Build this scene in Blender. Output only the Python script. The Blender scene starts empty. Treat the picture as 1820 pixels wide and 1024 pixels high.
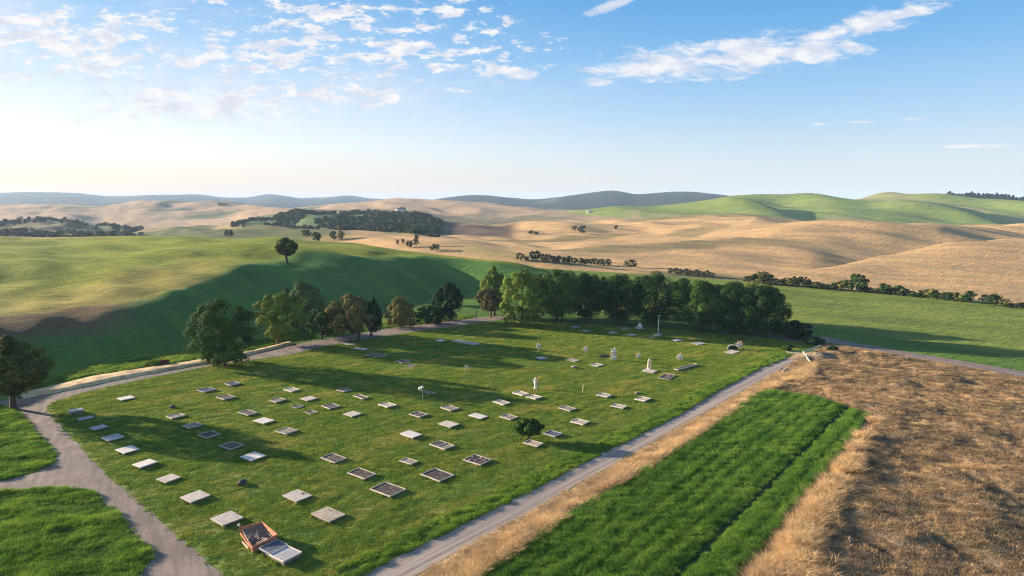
import bpy, math, random
import numpy as np
from mathutils import Vector, Matrix
R = math.radians
rng = np.random.default_rng(7)
random.seed(7)
sc = bpy.context.scene
col = sc.collection

# ------------------------------------------------------------------ camera
F = 1208.0; YH = 358.0; H = 20.0
P = math.atan((512 - YH) / F)
cP, sP = math.cos(P), math.sin(P)
cd = bpy.data.cameras.new('camera'); cam = bpy.data.objects.new('camera', cd); col.objects.link(cam)
cd.sensor_width = 36; cd.lens = F / 1820 * 36; cd.clip_start = 0.5; cd.clip_end = 30000
cam.location = (0, 0, H); cam.rotation_euler = (math.pi / 2 - P, 0, 0)
sc.camera = cam

# ------------------------------------------------------------------ numpy noise
_tab = np.random.default_rng(3).random((256, 256))
def vnoise(x, y):
    xi = np.floor(x).astype(int); yi = np.floor(y).astype(int)
    fx = x - xi; fy = y - yi
    fx = fx * fx * (3 - 2 * fx); fy = fy * fy * (3 - 2 * fy)
    a = _tab[xi & 255, yi & 255]; b = _tab[(xi + 1) & 255, yi & 255]
    c = _tab[xi & 255, (yi + 1) & 255]; d = _tab[(xi + 1) & 255, (yi + 1) & 255]
    return (a * (1 - fx) + b * fx) * (1 - fy) + (c * (1 - fx) + d * fx) * fy - 0.5
def fbm(x, y, o=4):
    s = 0; a = 1.0
    for k in range(o):
        s = s + a * vnoise(x * 2 ** k + 17.3 * k, y * 2 ** k + 5.1 * k); a *= 0.5
    return s
def sstep(a, b, x):
    t = np.clip((x - a) / (b - a), 0, 1); return t * t * (3 - 2 * t)

# ------------------------------------------------------------------ terrain as survey lines
def zpix(y, D):
    v = (512 - y) / F
    return H + D * (-sP + v * cP) / (cP + v * sP)
def dpix(y, z):
    v = (512 - y) / F
    return (z - H) * (cP + v * sP) / (-sP + v * cP)
# each line: list of (x, y, ('z',val) or ('d',val)) -> interpolated D and Z over the bearing
def L(pts, mode):
    xs = [p[0] for p in pts]; out = []
    for x, y, w in pts:
        if mode == 'z': D = dpix(y, w); Z = w
        else: D = w; Z = zpix(y, w)
        out.append((x, D, Z))
    return np.array(out, float)
LA = L([(-600,722,.2),(0,655,.2),(150,641,.2),(300,620,.15),(400,604,.1),(560,583,-.5),(700,562,-2),(820,548,-3),(900,545,-1.5),(1000,560,0),(1100,558,0),(1400,580,0),(1820,640,0),(2600,700,0)], 'z')
LB = L([(-600,600,5.5),(-200,577,5.5),(0,562,4.3),(70,556,4.5),(140,550,4.3),(210,541,4.6),(270,533,4.8),(320,518,5.3),(370,500,5.9),(420,482,6.7),(470,466,7.3),(560,456,7.4),(700,456,6.3),(800,464,4.5),(900,480,3),(1000,492,1.7),(1100,500,1),(1400,528,0),(1820,580,0),(2600,640,0)], 'z')
LC = L([(-600,425,10),(0,419,10),(200,418,10),(400,420,9.5),(600,429,8.2),(720,446,6.2),(870,466,3.6),(1000,477,2),(1200,491,1),(1400,506,.5),(1600,523,0),(1820,546,0),(2600,600,0)], 'z')
def off(Ln, dD, dZ):
    o = Ln.copy(); o[:,1] += dD; o[:,2] += dZ; return o
LD = LC.copy(); 
LD[:,1] += np.interp(LC[:,0], [0,600,900,2000],[90,60,25,18]); LD[:,2] = np.interp(LC[:,0],[0,400,700,900,2600],[-6,-4,-1,-2,-3])
LE = L([(-600,440,400),(0,434,400),(300,425,420),(420,420,400),(600,424,320),(720,436,270),(800,446,250),(900,457,235),(1000,465,225),(1200,478,215),(1370,487,205),(1500,470,215),(1600,452,235),(1700,431,255),(1820,425,265),(2600,420,265)], 'd')
LF = L([(-600,440,440),(0,432,440),(300,420,470),(420,414,440),(600,420,360),(720,430,310),(800,438,290),(900,452,270),(1000,458,255),(1200,470,238),(1370,478,232),(1440,475,240),(1500,477,245),(1600,462,265),(1700,443,285),(1820,436,300),(2600,430,300)], 'd')
LG = L([(-600,420,520),(0,422,520),(300,416,540),(420,410,500),(600,416,420),(720,426,370),(800,430,350),(900,441,330),(1000,438,330),(1100,433,325),(1200,425,325),(1340,413,340),(1480,402,350),(1640,398,355),(1700,401,360),(1820,405,380),(2600,400,380)], 'd')
LH = L([(-600,412,600),(0,415,600),(300,411,620),(420,407,580),(600,410,500),(720,418,430),(800,424,410),(900,427,380),(1000,425,385),(1100,420,385),(1200,416,385),(1340,409,400),(1480,408,410),(1640,406,415),(1700,407,420),(1820,410,440),(2600,405,440)], 'd')
LI = L([(-600,392,800),(0,396,800),(60,385,800),(110,388,800),(170,401,800),(230,408,780),(300,409,760),(380,405,720),(415,402,700),(450,391,680),(500,380,670),(560,373,660),(620,372,660),(680,376,650),(740,384,620),(785,395,580),(850,404,520),(900,407,520),(940,402,540),(1000,396,560),(1100,388,560),(1200,383,560),(1340,388,560),(1450,398,560),(1600,401,560),(1820,405,560),(2600,400,560)], 'd')
LJ = LI.copy(); LJ[:,1] += 110; LJ[:,2] -= 7
LK = L([(-600,364,1500),(0,363,1500),(100,362,1500),(170,366,1450),(250,360,1400),(400,362,1400),(480,367,1350),(560,366,1300),(650,360,1300),(700,357,1300),(800,358,1250),(880,363,1200),(960,372,1050),(1040,374,1000),(1150,367,1000),(1220,359,1000),(1290,351,1000),(1400,350,1000),(1500,351,1000),(1680,354,1000),(1820,358,1000),(2600,352,1000)], 'd')
LL = LK.copy(); LL[:,1] += 260; LL[:,2] -= 20
LM = L([(-600,346,4600),(0,345,4600),(60,343,4600),(130,344,4600),(200,350,4600),(280,347,4600),(340,347,4600),(400,352,4600),(440,353,4500),(480,347,4500),(540,354,4400),(600,350,4300),(660,353,4000),(700,357,3200),(760,357,2600),(800,351,2500),(850,347,2500),(900,351,2400),(950,354,2400),(1000,349,2300),(1050,343,2300),(1090,340,2300),(1130,346,2200),(1170,343,2200),(1250,342,2200),(1290,347,2200),(1330,356,2200),(1400,364,2200),(1820,366,2200),(2600,366,2200)], 'd')
LN = LM.copy(); LN[:,1] = 7200; LN[:,2] -= 60
LINES = [LA,LB,LC,LD,LE,LF,LG,LH,LI,LJ,LK,LL,LM,LN]
NL = len(LINES)
def smooth_interp(x, xp, fp):
    i = np.clip(np.searchsorted(xp, x) - 1, 0, len(xp) - 2)
    h = np.diff(xp); d = np.diff(fp) / h
    m = np.zeros(len(xp)); m[1:-1] = (d[1:] * h[:-1] + d[:-1] * h[1:]) / (h[1:] + h[:-1])
    t = np.clip((x - xp[i]) / h[i], 0, 1); t2 = t * t; t3 = t2 * t
    return (2*t3-3*t2+1)*fp[i] + (t3-2*t2+t)*h[i]*m[i] + (-2*t3+3*t2)*fp[i+1] + (t3-t2)*h[i]*m[i+1]
def terrain(X, Y):
    """height, zone index and picture bearing of ground points"""
    X = np.asarray(X, float); Y = np.asarray(Y, float); sh = np.broadcast(X, Y).shape
    X = np.broadcast_to(X, sh).ravel(); Y = np.broadcast_to(Y, sh).ravel()
    Yc = np.maximum(Y, 30.0); u = X / Yc
    # bearing measured at the height of the line of sight to level ground
    k = cP + 0.5 * (512 - 470) / F * sP
    v = np.where(Yc > 0, (H / Yc), 0); vv = (sP - v * cP) / (cP + v * sP)
    xp = 910 + F * u * (cP + vv * sP)
    xp = np.clip(xp, -600, 2600)
    n = len(X)
    D = np.empty((NL, n)); Z = np.empty((NL, n))
    for i, Ln in enumerate(LINES):
        D[i] = smooth_interp(xp, Ln[:,0], Ln[:,1]); Z[i] = smooth_interp(xp, Ln[:,0], Ln[:,2])
    A0 = D[0] - 2.5
    D = np.vstack([np.full(n, -500.0)[None], A0[None], D]); Z = np.vstack([np.zeros(n)[None], np.zeros(n)[None], Z])
    K = NL + 2
    h = np.maximum(np.diff(D, axis=0), 1.0); d = np.diff(Z, axis=0) / h
    m = np.zeros((K, n))
    prod = d[:-1] * d[1:]
    w = np.where(prod > 0, 2 * prod / np.where(np.abs(d[:-1] + d[1:]) < 1e-9, 1e-9, d[:-1] + d[1:]), 0)
    m[1:-1] = w
    idx = np.zeros(n, int)
    for i in range(1, K - 1): idx += (Y > D[i])
    ar = np.arange(n)
    hh = h[idx, ar]; t = np.clip((Y - D[idx, ar]) / hh, 0, 1); t2 = t*t; t3 = t2*t
    z = (2*t3-3*t2+1)*Z[idx,ar] + (t3-2*t2+t)*hh*m[idx,ar] + (-2*t3+3*t2)*Z[idx+1,ar] + (t3-t2)*hh*m[idx+1,ar]
    s = idx - 2 + t     # 0 = line A, 1 = brow, 2 = field edge, ...
    # undulation
    a1 = sstep(0.6, 1.5, s) * (1 - sstep(2.3, 3, s)) * (1 - .75 * sstep(850, 1100, xp))
    z = z + a1 * 2.3 * fbm(X / 34 + 3, Y / 34 + X / 90, 3)
    z = z + sstep(.1,.5,s)*(1-sstep(1.2,2,s))*(1 - sstep(900,1050,xp))*(1.5*fbm(X/30+9, Y/13+X/40, 3)+.5*fbm(X/8, Y/12, 2))
    a2 = sstep(3.3, 4.5, s) * (1 - sstep(8.6, 9.4, s))
    ca, sa = math.cos(.6), math.sin(.6)
    rx = X * ca + Y * sa; ry = -X * sa + Y * ca
    z = z + a2 * (1+sstep(5,8,s)*.8) * (1.5*fbm(rx/19, ry/70, 2) + 4.2 * fbm(rx / 46, ry / 105, 3) - 3.6 * np.abs(fbm(rx / 60 + 9, ry / 130, 2)) + .6)
    a3 = sstep(8.8, 9.6, s) * (1 - sstep(10.1, 11.5, s))
    a3 = a3 * (.38 + .62*sstep(1180,1360,xp)) * (1 - .55*np.exp(-((s-9.99)/.10)**2)) * (1 + .0*s)
    z = z + a3 * (13 * fbm(rx / 40, ry / 130, 2) + 22 * fbm(rx / 95 + 4, ry / 210, 3) - 17 * np.abs(fbm(rx / 90, ry / 190 + 7, 2)) + 4.0)
    a4 = sstep(11.2, 12, s)
    z = z + a4 * (6+8*(1-sstep(650,800,xp))) * fbm(X / 160, Y / 320, 4)
    return z.reshape(sh), s.reshape(sh), xp.reshape(sh)

def ray(x, y):
    u = (x - 910) / F; v = (512 - y) / F
    return u / (cP + v * sP), (-sP + v * cP) / (cP + v * sP)    # X per Y, Z per Y
def flat(x, y, z=0.0):
    a, b = ray(x, y); Y = (z - H) / b
    return np.array([a * Y, Y, z])
def on_ground(x, y, lo=40, hi=7000):
    """first point of the terrain along the sight line through a photo pixel"""
    a, b = ray(x, y)
    Ys = np.geomspace(lo, hi, 3000)
    z, _, _ = terrain(a * Ys, Ys)
    below = (H + b * Ys) <= z
    i = int(np.argmax(below)) if below.any() else len(Ys) - 1
    return np.array([a * Ys[i], Ys[i], z[i]])
def gz(X, Y): return float(terrain(np.array([X]), np.array([Y]))[0][0])

# ------------------------------------------------------------------ object helpers
def tag(o, label=None, cat=None, group=None, kind=None):
    if label: o['label'] = label
    if cat: o['category'] = cat
    if group: o['group'] = group
    if kind: o['kind'] = kind
    return o
def mesh_np(name, V, Fc, mat=None, parent=None, smooth=False, attrs=None):
    """V (n,3); Fc (m,k) int array or list of arrays"""
    me = bpy.data.meshes.new(name)
    if not isinstance(Fc, list): Fc = [Fc]
    Fc = [np.asarray(f) for f in Fc if len(f)]
    nl = sum(f.size for f in Fc); npoly = sum(len(f) for f in Fc)
    me.vertices.add(len(V)); me.vertices.foreach_set('co', np.asarray(V, np.float32).ravel())
    me.loops.add(nl); me.loops.foreach_set('vertex_index', np.concatenate([f.ravel() for f in Fc]).astype(np.int32))
    me.polygons.add(npoly)
    tot = np.concatenate([np.full(len(f), f.shape[1]) for f in Fc]); st = np.concatenate([[0], np.cumsum(tot)[:-1]])
    me.polygons.foreach_set('loop_start', st.astype(np.int32))
    if smooth: me.polygons.foreach_set('use_smooth', np.ones(npoly, bool))
    if attrs:
        for k, (ty, data) in attrs.items():
            at = me.attributes.new(k, ty, 'POINT')
            at.data.foreach_set('color' if ty == 'FLOAT_COLOR' else 'value', np.asarray(data, np.float32).ravel())
    me.update(calc_edges=True); me.validate()
    if mat: me.materials.append(mat)
    o = bpy.data.objects.new(name, me); col.objects.link(o)
    if parent: o.parent = parent
    return o
def empty(name, loc, rz=0):
    o = bpy.data.objects.new(name, None); col.objects.link(o); o.location = loc; o.rotation_euler = (0, 0, rz)
    o.empty_display_size = .2
    return o
class MB:
    def __init__(s): s.v = []; s.f = []
    def add(s, V, Fs):
        b = len(s.v); s.v += [tuple(p) for p in V]; s.f += [tuple(i + b for i in f) for f in Fs]; return s
    def box(s, c, d, M=None, bev=0.0):
        x, y, z = d[0]/2, d[1]/2, d[2]/2
        if bev > 0:
            b = bev; V = []; 
            for zz, q in ((-z, b), (-z + b, 0), (z - b, 0), (z, b)):
                for sx, sy in ((-1,-1),(1,-1),(1,1),(-1,1)): V.append((sx*(x-q), sy*(y-q), zz))
            Fs = [(3,2,1,0),(12,13,14,15)]
            for k in range(3):
                for i in range(4): j = (i+1) % 4; Fs.append((k*4+i, k*4+j, k*4+4+j, k*4+4+i))
        else:
            V = [(a*x, b*y, e*z) for e in (-1,1) for a, b in ((-1,-1),(1,-1),(1,1),(-1,1))]
            Fs = [(3,2,1,0),(4,5,6,7),(0,1,5,4),(1,2,6,5),(2,3,7,6),(3,0,4,7)]
        V = [Vector(p) for p in V]
        if M is not None: V = [M @ p for p in V]
        return s.add([(p[0]+c[0], p[1]+c[1], p[2]+c[2]) for p in V], Fs)
    def tube(s, pts, rad, n=7, cap=True):
        pts = [Vector(p) for p in pts]; rings = []
        for i, p in enumerate(pts):
            t = (pts[min(i+1, len(pts)-1)] - pts[max(i-1, 0)]).normalized()
            a = t.orthogonal().normalized() if i == 0 else (a - t * a.dot(t)).normalized()
            b = t.cross(a); r = rad[i] if hasattr(rad, '__len__') else rad
            rings.append([p + (a*math.cos(2*math.pi*k/n) + b*math.sin(2*math.pi*k/n)) * r for k in range(n)])
        V = [q for rg in rings for q in rg]; Fs = []
        for i in range(len(pts)-1):
            for k in range(n): j = (k+1) % n; Fs.append((i*n+k, i*n+j, (i+1)*n+j, (i+1)*n+k))
        if cap: Fs.append(tuple(range(n-1, -1, -1))); Fs.append(tuple((len(pts)-1)*n+k for k in range(n)))
        return s.add(V, Fs)
    def lathe(s, prof, c=(0,0,0), n=12, sx=1, sy=1):
        V = []; Fs = []
        for r, z in prof:
            for k in range(n): a = 2*math.pi*k/n; V.append((c[0]+r*sx*math.cos(a), c[1]+r*sy*math.sin(a), c[2]+z))
        for i in range(len(prof)-1):
            for k in range(n): j = (k+1) % n; Fs.append((i*n+k, i*n+j, (i+1)*n+j, (i+1)*n+k))
        Fs.append(tuple(range(n-1,-1,-1))); Fs.append(tuple((len(prof)-1)*n+k for k in range(n)))
        return s.add(V, Fs)
    def blob(s, c, r, seed=0, n=9, m=6, rough=.25, squash=1.0):
        rr = random.Random(seed); V = [(c[0], c[1], c[2]-r*squash)]; 
        for i in range(1, m):
            ph = math.pi * i / m
            for k in range(n):
                a = 2*math.pi*k/n; q = r * (1 + rough * (rr.random()-.5) * 2)
                V.append((c[0]+q*math.sin(ph)*math.cos(a), c[1]+q*math.sin(ph)*math.sin(a), c[2]-q*math.cos(ph)*squash))
        V.append((c[0], c[1], c[2]+r*squash)); Fs = []
        for k in range(n): Fs.append((0, 1+(k+1)%n, 1+k))
        for i in range(m-2):
            for k in range(n): j=(k+1)%n; Fs.append((1+i*n+k, 1+i*n+j, 1+(i+1)*n+j, 1+(i+1)*n+k))
        e = len(V)-1
        for k in range(n): Fs.append((e, 1+(m-2)*n+k, 1+(m-2)*n+(k+1)%n))
        return s.add(V, Fs)
    def build(s, name, mat, parent=None, smooth=False):
        me = bpy.data.meshes.new(name); me.from_pydata(s.v, [], s.f); me.update()
        if smooth: me.polygons.foreach_set('use_smooth', [True]*len(me.polygons))
        if mat: me.materials.append(mat)
        o = bpy.data.objects.new(name, me); col.objects.link(o)
        if parent: o.parent = parent
        return o

# ------------------------------------------------------------------ materials
class NT:
    def __init__(s, name, world=False):
        if world: s.m = bpy.data.worlds.new(name)
        else: s.m = bpy.data.materials.new(name)
        s.m.use_nodes = True; s.t = s.m.node_tree; s.t.nodes.clear(); s.n = s.t.nodes
    def node(s, ty, **kw):
        nd = s.n.new(ty)
        for k, v in kw.items():
            if k.startswith('_'):
                key = k[1:]; key = int(key) if key.isdigit() else key.replace('__', ' ')
                s.put(nd.inputs[key], v)
            else: setattr(nd, k, v)
        return nd
    def put(s, sock, v):
        if isinstance(v, bpy.types.Node): v = v.outputs[0]
        if isinstance(v, bpy.types.NodeSocket): s.t.links.new(v, sock)
        elif isinstance(v, tuple) and sock.type == 'RGBA' and len(v) == 3: sock.default_value = (*v, 1)
        else: sock.default_value = v
    def math(s, op, a, b=0.0, c=None, clamp=False):
        nd = s.n.new('ShaderNodeMath'); nd.operation = op; nd.use_clamp = clamp
        s.put(nd.inputs[0], a); s.put(nd.inputs[1], b)
        if c is not None: s.put(nd.inputs[2], c)
        return nd.outputs[0]
    def mix(s, f, a, b, mode='MIX'):
        nd = s.n.new('ShaderNodeMix'); nd.data_type = 'RGBA'; nd.blend_type = mode
        s.put(nd.inputs[0], f); s.put(nd.inputs[6], a); s.put(nd.inputs[7], b)
        return nd.outputs[2]
    def noise(s, vec, scale, detail=4, rough=.55, dist=0):
        nd = s.n.new('ShaderNodeTexNoise'); s.put(nd.inputs['Vector'], vec)
        nd.inputs['Scale'].default_value = scale; nd.inputs['Detail'].default_value = detail
        nd.inputs['Roughness'].default_value = rough; nd.inputs['Distortion'].default_value = dist
        return nd.outputs[0]
    def ramp(s, f, a, b):
        nd = s.n.new('ShaderNodeMapRange'); nd.interpolation_type = 'SMOOTHSTEP'
        s.put(nd.inputs[0], f); nd.inputs[1].default_value = a; nd.inputs[2].default_value = b
        return nd.outputs[0]
    def pos(s): return s.node('ShaderNodeNewGeometry').outputs['Position']
    def stretch(s, vec, rot, sc3):
        n1 = s.n.new('ShaderNodeMapping'); s.put(n1.inputs[0], vec); n1.inputs['Rotation'].default_value = (0, 0, rot)
        nd = s.n.new('ShaderNodeMapping'); s.put(nd.inputs[0], n1.outputs[0]); nd.inputs['Scale'].default_value = sc3
        return nd.outputs[0]
    def out(s, colr, rough=.9, bump=None, bstr=.5, bdist=.05, trans=0, spec=.2, metal=0):
        p = s.n.new('ShaderNodeBsdfPrincipled'); s.put(p.inputs['Base Color'], colr)
        s.put(p.inputs['Roughness'], rough); p.inputs['Specular IOR Level'].default_value = spec
        p.inputs['Metallic'].default_value = metal
        nrm = None
        if bump is not None:
            b = s.n.new('ShaderNodeBump'); b.inputs['Strength'].default_value = bstr; b.inputs['Distance'].default_value = bdist
            s.put(b.inputs['Height'], bump); nrm = b.outputs[0]; s.t.links.new(nrm, p.inputs['Normal'])
        sh = p.outputs[0]
        if trans:
            tr = s.n.new('ShaderNodeBsdfTranslucent'); s.put(tr.inputs[0], colr)
            mx = s.n.new('ShaderNodeMixShader'); mx.inputs[0].default_value = trans
            s.t.links.new(sh, mx.inputs[1]); s.t.links.new(tr.outputs[0], mx.inputs[2]); sh = mx.outputs[0]
        o = s.n.new('ShaderNodeOutputMaterial'); s.t.links.new(sh, o.inputs[0])
        return s.m

def noisy(name, c1, c2, scale=3, rough=.85, bstr=.4, bscale=20, bdist=.02, detail=5, c3=None, s3=.5, spec=.2, local=False):
    t = NT(name); p = t.node('ShaderNodeTexCoord').outputs['Object'] if local else t.pos()
    n = t.ramp(t.noise(p, scale, detail), .35, .65); c = t.mix(n, c1, c2)
    if c3: c = t.mix(t.ramp(t.noise(p, s3, 3), .52, .68), c, c3)
    return t.out(c, rough, t.noise(p, bscale, 4), bstr, bdist, spec=spec)

def grass_mat(name, dark, light, dry, patch=.12, drythr=(.5, .72), trans=.3, streak=None, fine=None):
    t = NT(name); p = t.pos()
    if streak: ps = t.stretch(p, streak[0], (streak[1], streak[2], 1))
    else: ps = p
    c = t.mix(t.ramp(t.noise(ps, patch * 4, 4), .3, .7), dark, light)
    c = t.mix(t.math('MULTIPLY', t.ramp(t.noise(ps, patch, 4, .6), *drythr), .8), c, dry)
    if fine: c = t.mix(t.ramp(t.noise(p, fine, 2), .35, .7), c, t.mix(1.0, c, (1.5, 1.4, 1.3), 'MULTIPLY'))
    return t.out(c, .75, t.noise(p, 9, 5, .7), .8, .05, trans=trans, spec=.15)

M = {}
def leafmat(name, dark, light, tip=None, trans=.13):
    t = NT(name); a = t.node('ShaderNodeAttribute', attribute_name='tone').outputs['Fac']
    oi = t.node('ShaderNodeTexCoord').outputs['Object']
    c = t.mix(t.math('POWER', a, 1.5), tuple(v*.8 for v in dark), light)
    if tip: c = t.mix(t.math('MULTIPLY', t.ramp(t.noise(oi, 3.2, 2), .45, .62), .85), c, tip)
    M[name] = t.out(c, .8, trans=trans, spec=.06); return M[name]
leafmat('leaf_dark', (.007,.027,.007), (.046,.112,.018))
leafmat('leaf_mid', (.011,.038,.008), (.105,.200,.026))
leafmat('leaf_deep', (.006,.020,.009), (.024,.060,.018))
leafmat('leaf_pale', (.022,.052,.014), (.20,.28,.10))
leafmat('leaf_lit', (.022,.060,.009), (.19,.29,.030), (.22,.25,.040))
leafmat('leaf_olive', (.022,.040,.010), (.19,.20,.050), (.27,.20,.065))
leafmat('leaf_autumn', (.06,.045,.02), (.19,.14,.07), (.14,.14,.04))
leafmat('leaf_rust', (.012,.036,.007), (.085,.145,.022), (.14,.11,.028))
leafmat('leaf_far', (.014,.030,.016), (.050,.075,.030))
leafmat('leaf_red', (.10,.03,.02), (.25,.08,.04))
leafmat('needle_far', (.008,.018,.014), (.02,.035,.025), trans=.05)
M['bark'] = noisy('bark', (.05,.035,.025), (.12,.09,.065), 6, bscale=18, bstr=.8, local=True)
M['bark_pale'] = noisy('bark_pale', (.16,.12,.09), (.28,.22,.17), 6, bscale=18, bstr=.8, local=True)
M['stone_pale'] = noisy('stone_pale', (.40,.34,.29), (.54,.46,.39), 3.5, c3=(.38,.33,.28), s3=1.6, local=True, bscale=30, bdist=.01)
M['stone_white'] = noisy('stone_white', (.52,.46,.41), (.64,.58,.52), 3, c3=(.55,.50,.45), s3=1.5, local=True, bdist=.01)
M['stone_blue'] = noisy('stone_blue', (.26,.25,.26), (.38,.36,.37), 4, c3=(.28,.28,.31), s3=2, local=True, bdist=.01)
M['stone_tan'] = noisy('stone_tan', (.34,.27,.20), (.48,.385,.29), 4, c3=(.30,.25,.20), s3=2, local=True, bdist=.01)
M['panel_brown'] = noisy('panel_brown', (.085,.065,.055), (.17,.13,.11), 5, c3=(.05,.04,.035), s3=3, local=True, rough=.95, bscale=26, bstr=.8)
M['panel_dark'] = noisy('panel_dark', (.032,.026,.026), (.085,.065,.06), 7, c3=(.15,.11,.09), s3=4, local=True, rough=.95, bscale=26, bstr=.9)
M['panel_mid'] = noisy('panel_mid', (.20,.16,.13), (.32,.26,.21), 5, c3=(.12,.10,.085), s3=3, local=True, rough=.95, bscale=26, bstr=.7)
M['panel_slate'] = noisy('panel_slate', (.055,.06,.085), (.10,.11,.15), 5, local=True, rough=.6)
M['plinth'] = noisy('plinth', (.14,.12,.10), (.24,.20,.17), 8, local=True)
M['white'] = noisy('white', (.72,.62,.53), (.84,.75,.66), 14, local=True, rough=.6, bdist=.01)
M['pinkish'] = noisy('pinkish', (.74,.50,.42), (.84,.66,.58), 14, local=True)
M['orange'] = noisy('orange', (.62,.24,.08), (.75,.36,.14), 14, local=True)
M['rust'] = noisy('rust', (.42,.15,.07), (.62,.27,.14), 5, c3=(.30,.13,.09), s3=3, local=True, bscale=14)
M['rubble'] = noisy('rubble', (.16,.12,.10), (.42,.35,.30), 7, c3=(.08,.06,.05), s3=5, local=True, bscale=20, bstr=.9)
M['wood_pale'] = noisy('wood_pale', (.48,.36,.26), (.62,.49,.37), 9, local=True)
M['rock'] = noisy('rock', (.035,.03,.035), (.11,.095,.095), 5, local=True, bscale=12, bstr=.9, bdist=.04)
M['black'] = noisy('black', (.012,.012,.014), (.03,.03,.035), 5, local=True, rough=.5)
M['metal'] = noisy('metal', (.45,.43,.42), (.58,.56,.54), 5, local=True, rough=.5)
M['roof'] = noisy('roof', (.16,.10,.08), (.24,.15,.12), 1, local=True)
M['glass_dark'] = noisy('glass_dark', (.03,.035,.04), (.05,.055,.06), 1, rough=.2, local=True)

# ------------------------------------------------------------------ ground sheet
ym = np.concatenate([np.arange(-60, 50, 5.), np.arange(50, 260, 1.1), np.arange(260, 720, 2.4), np.arange(720, 1700, 7.), np.arange(1700, 2700, 16), np.arange(2700, 7200, 60)])
aa = np.concatenate([np.linspace(-1.7, -.86, 60)[:-1], np.linspace(-.86, .86, 760), np.linspace(.86, 1.7, 60)[1:]])
A_, Y_ = np.meshgrid(aa, ym); X_ = A_ * (Y_ + 60)
Z_, S_, XP = terrain(X_, Y_)
def lerp(a, b, t): return a * (1 - t[..., None]) + np.array(b) * t[..., None]
def c3(c): return np.array(c, float)
wob = fbm(X_ / 25, Y_ / 40, 3)
C_ = np.broadcast_to(c3((.09,.165,.03)), S_.shape + (3,)).copy()
C_ = lerp(C_, (.078,.178,.038), sstep(.02,.25,S_) * (1 - sstep(950,1080,XP)))                    # slope in deeper green, hill shade put into the colour
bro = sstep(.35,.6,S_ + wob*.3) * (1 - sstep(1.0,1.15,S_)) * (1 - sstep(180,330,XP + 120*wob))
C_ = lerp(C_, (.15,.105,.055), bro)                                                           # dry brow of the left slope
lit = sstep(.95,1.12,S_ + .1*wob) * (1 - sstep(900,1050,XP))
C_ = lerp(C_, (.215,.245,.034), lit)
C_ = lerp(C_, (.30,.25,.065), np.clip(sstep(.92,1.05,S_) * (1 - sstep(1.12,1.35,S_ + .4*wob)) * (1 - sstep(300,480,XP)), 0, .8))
C_ = lerp(C_, (.165,.215,.045), sstep(0,.1,S_) * sstep(980,1100,XP) * (1 - sstep(2.0,2.02,S_)))
TAN = (.48,.315,.15)
C_ = lerp(C_, TAN, sstep(2.0,2.15,S_))
C_ = lerp(C_, (.36,.30,.11), sstep(3.5,4.1,S_)*(1-sstep(4.3,5.2,S_+wob))*sstep(780,850,XP)*(1-sstep(1000,1100,XP))*.7)
C_ = lerp(C_, (.14,.13,.06), sstep(2.1,2.3,S_)*(1-sstep(3.4,4.0,S_+.4*wob))*sstep(1100,1200,XP)*(1-sstep(1340,1400,XP)))
C_ = lerp(C_, (.12,.13,.05), sstep(2.05,2.3,S_)*(1-sstep(6.6,7.4,S_+.8*wob))*(1-sstep(540,640,XP+60*wob)))                    # valley scrub, left
C_ = lerp(C_, (.20,.19,.07), sstep(6.8,7.6,S_+.8*wob)*(1-sstep(7.9,8.4,S_))*(1-sstep(360,420,XP)))
C_ = lerp(C_, (.105,.145,.055), sstep(6.7,7.1,S_+.5*wob)*(1-sstep(8.0,8.15,S_))*sstep(405,440,XP)*(1-sstep(745,800,XP)))      # wooded hill
C_ = lerp(C_, (.055,.062,.040), sstep(7.2,7.6,S_+.5*wob)*(1-sstep(8.0,8.15,S_))*(1-sstep(130,190,XP)))
C_ = lerp(C_, (.12,.085,.06), sstep(7.15,7.35,S_+.1*wob)*(1-sstep(7.85,8.0,S_))*sstep(745,790,XP)*(1-sstep(900,930,XP)))      # overgrown scarp, its shade painted in as dark brown
C_ = lerp(C_, (.44,.30,.175), sstep(8.0,8.3,S_))
patch = sstep(.0,.28,fbm(X_/160+8, Y_/110, 3))
C_ = lerp(C_, (.15,.165,.08), patch*sstep(8.1,8.6,S_)*(1-sstep(10.5,11,S_))*(1-sstep(560,700,XP)))
grn = sstep(8.8+0*S_,9.15,S_ + .3*wob - np.interp(XP,[900,1000,1150,1300,2000],[1.0,.6,.35,.05,-.05]))
C_ = lerp(C_, (.185,.240,.050), grn*sstep(960,1060,XP)*(1-sstep(10.5,11,S_)))
C_ = lerp(C_, (.32,.26,.13), .55*sstep(.05,.3,fbm(X_/60,Y_/140+3,3))*grn*sstep(1060,1200,XP)*(1-sstep(10.5,11,S_)))
C_ = lerp(C_, (.030,.042,.030), sstep(10.7,11.3,S_))
C_ = lerp(C_, (.12,.12,.06), sstep(10.7,11.3,S_)*sstep(.18,.34,fbm(X_/110,Y_/200+2,4))*.7)
def bandc(c, lo, hi, f, w, amt):
    global C_
    C_ = lerp(C_, c, np.clip(amt*sstep(lo-w, lo, S_+.15*wob)*(1-sstep(hi, hi+w, S_+.15*wob))*f, 0, 1))
bandc((.16,.13,.065), 4.55, 5.05, sstep(1400,1480,XP), .22, .75)       # scrub tint painting shade into the fold between the tan hills
bandc((.15,.125,.07), 6.5, 7.0, sstep(1300,1500,XP)*(1-sstep(1650,1760,XP)), .25, .6)  # shade tint painted into the next fold as well
bandc((.20,.19,.07), 8.15, 8.7, sstep(820,900,XP), .25, .8)            # green strip under the far green hills
bandc((.17,.15,.075), 5.6, 5.75, sstep(860,980,XP)*(1-sstep(1330,1450,XP)), .12, .75)
bandc((.19,.16,.075), 6.9, 7.05, sstep(840,900,XP)*(1-sstep(1250,1330,XP)), .10, .8)
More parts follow.
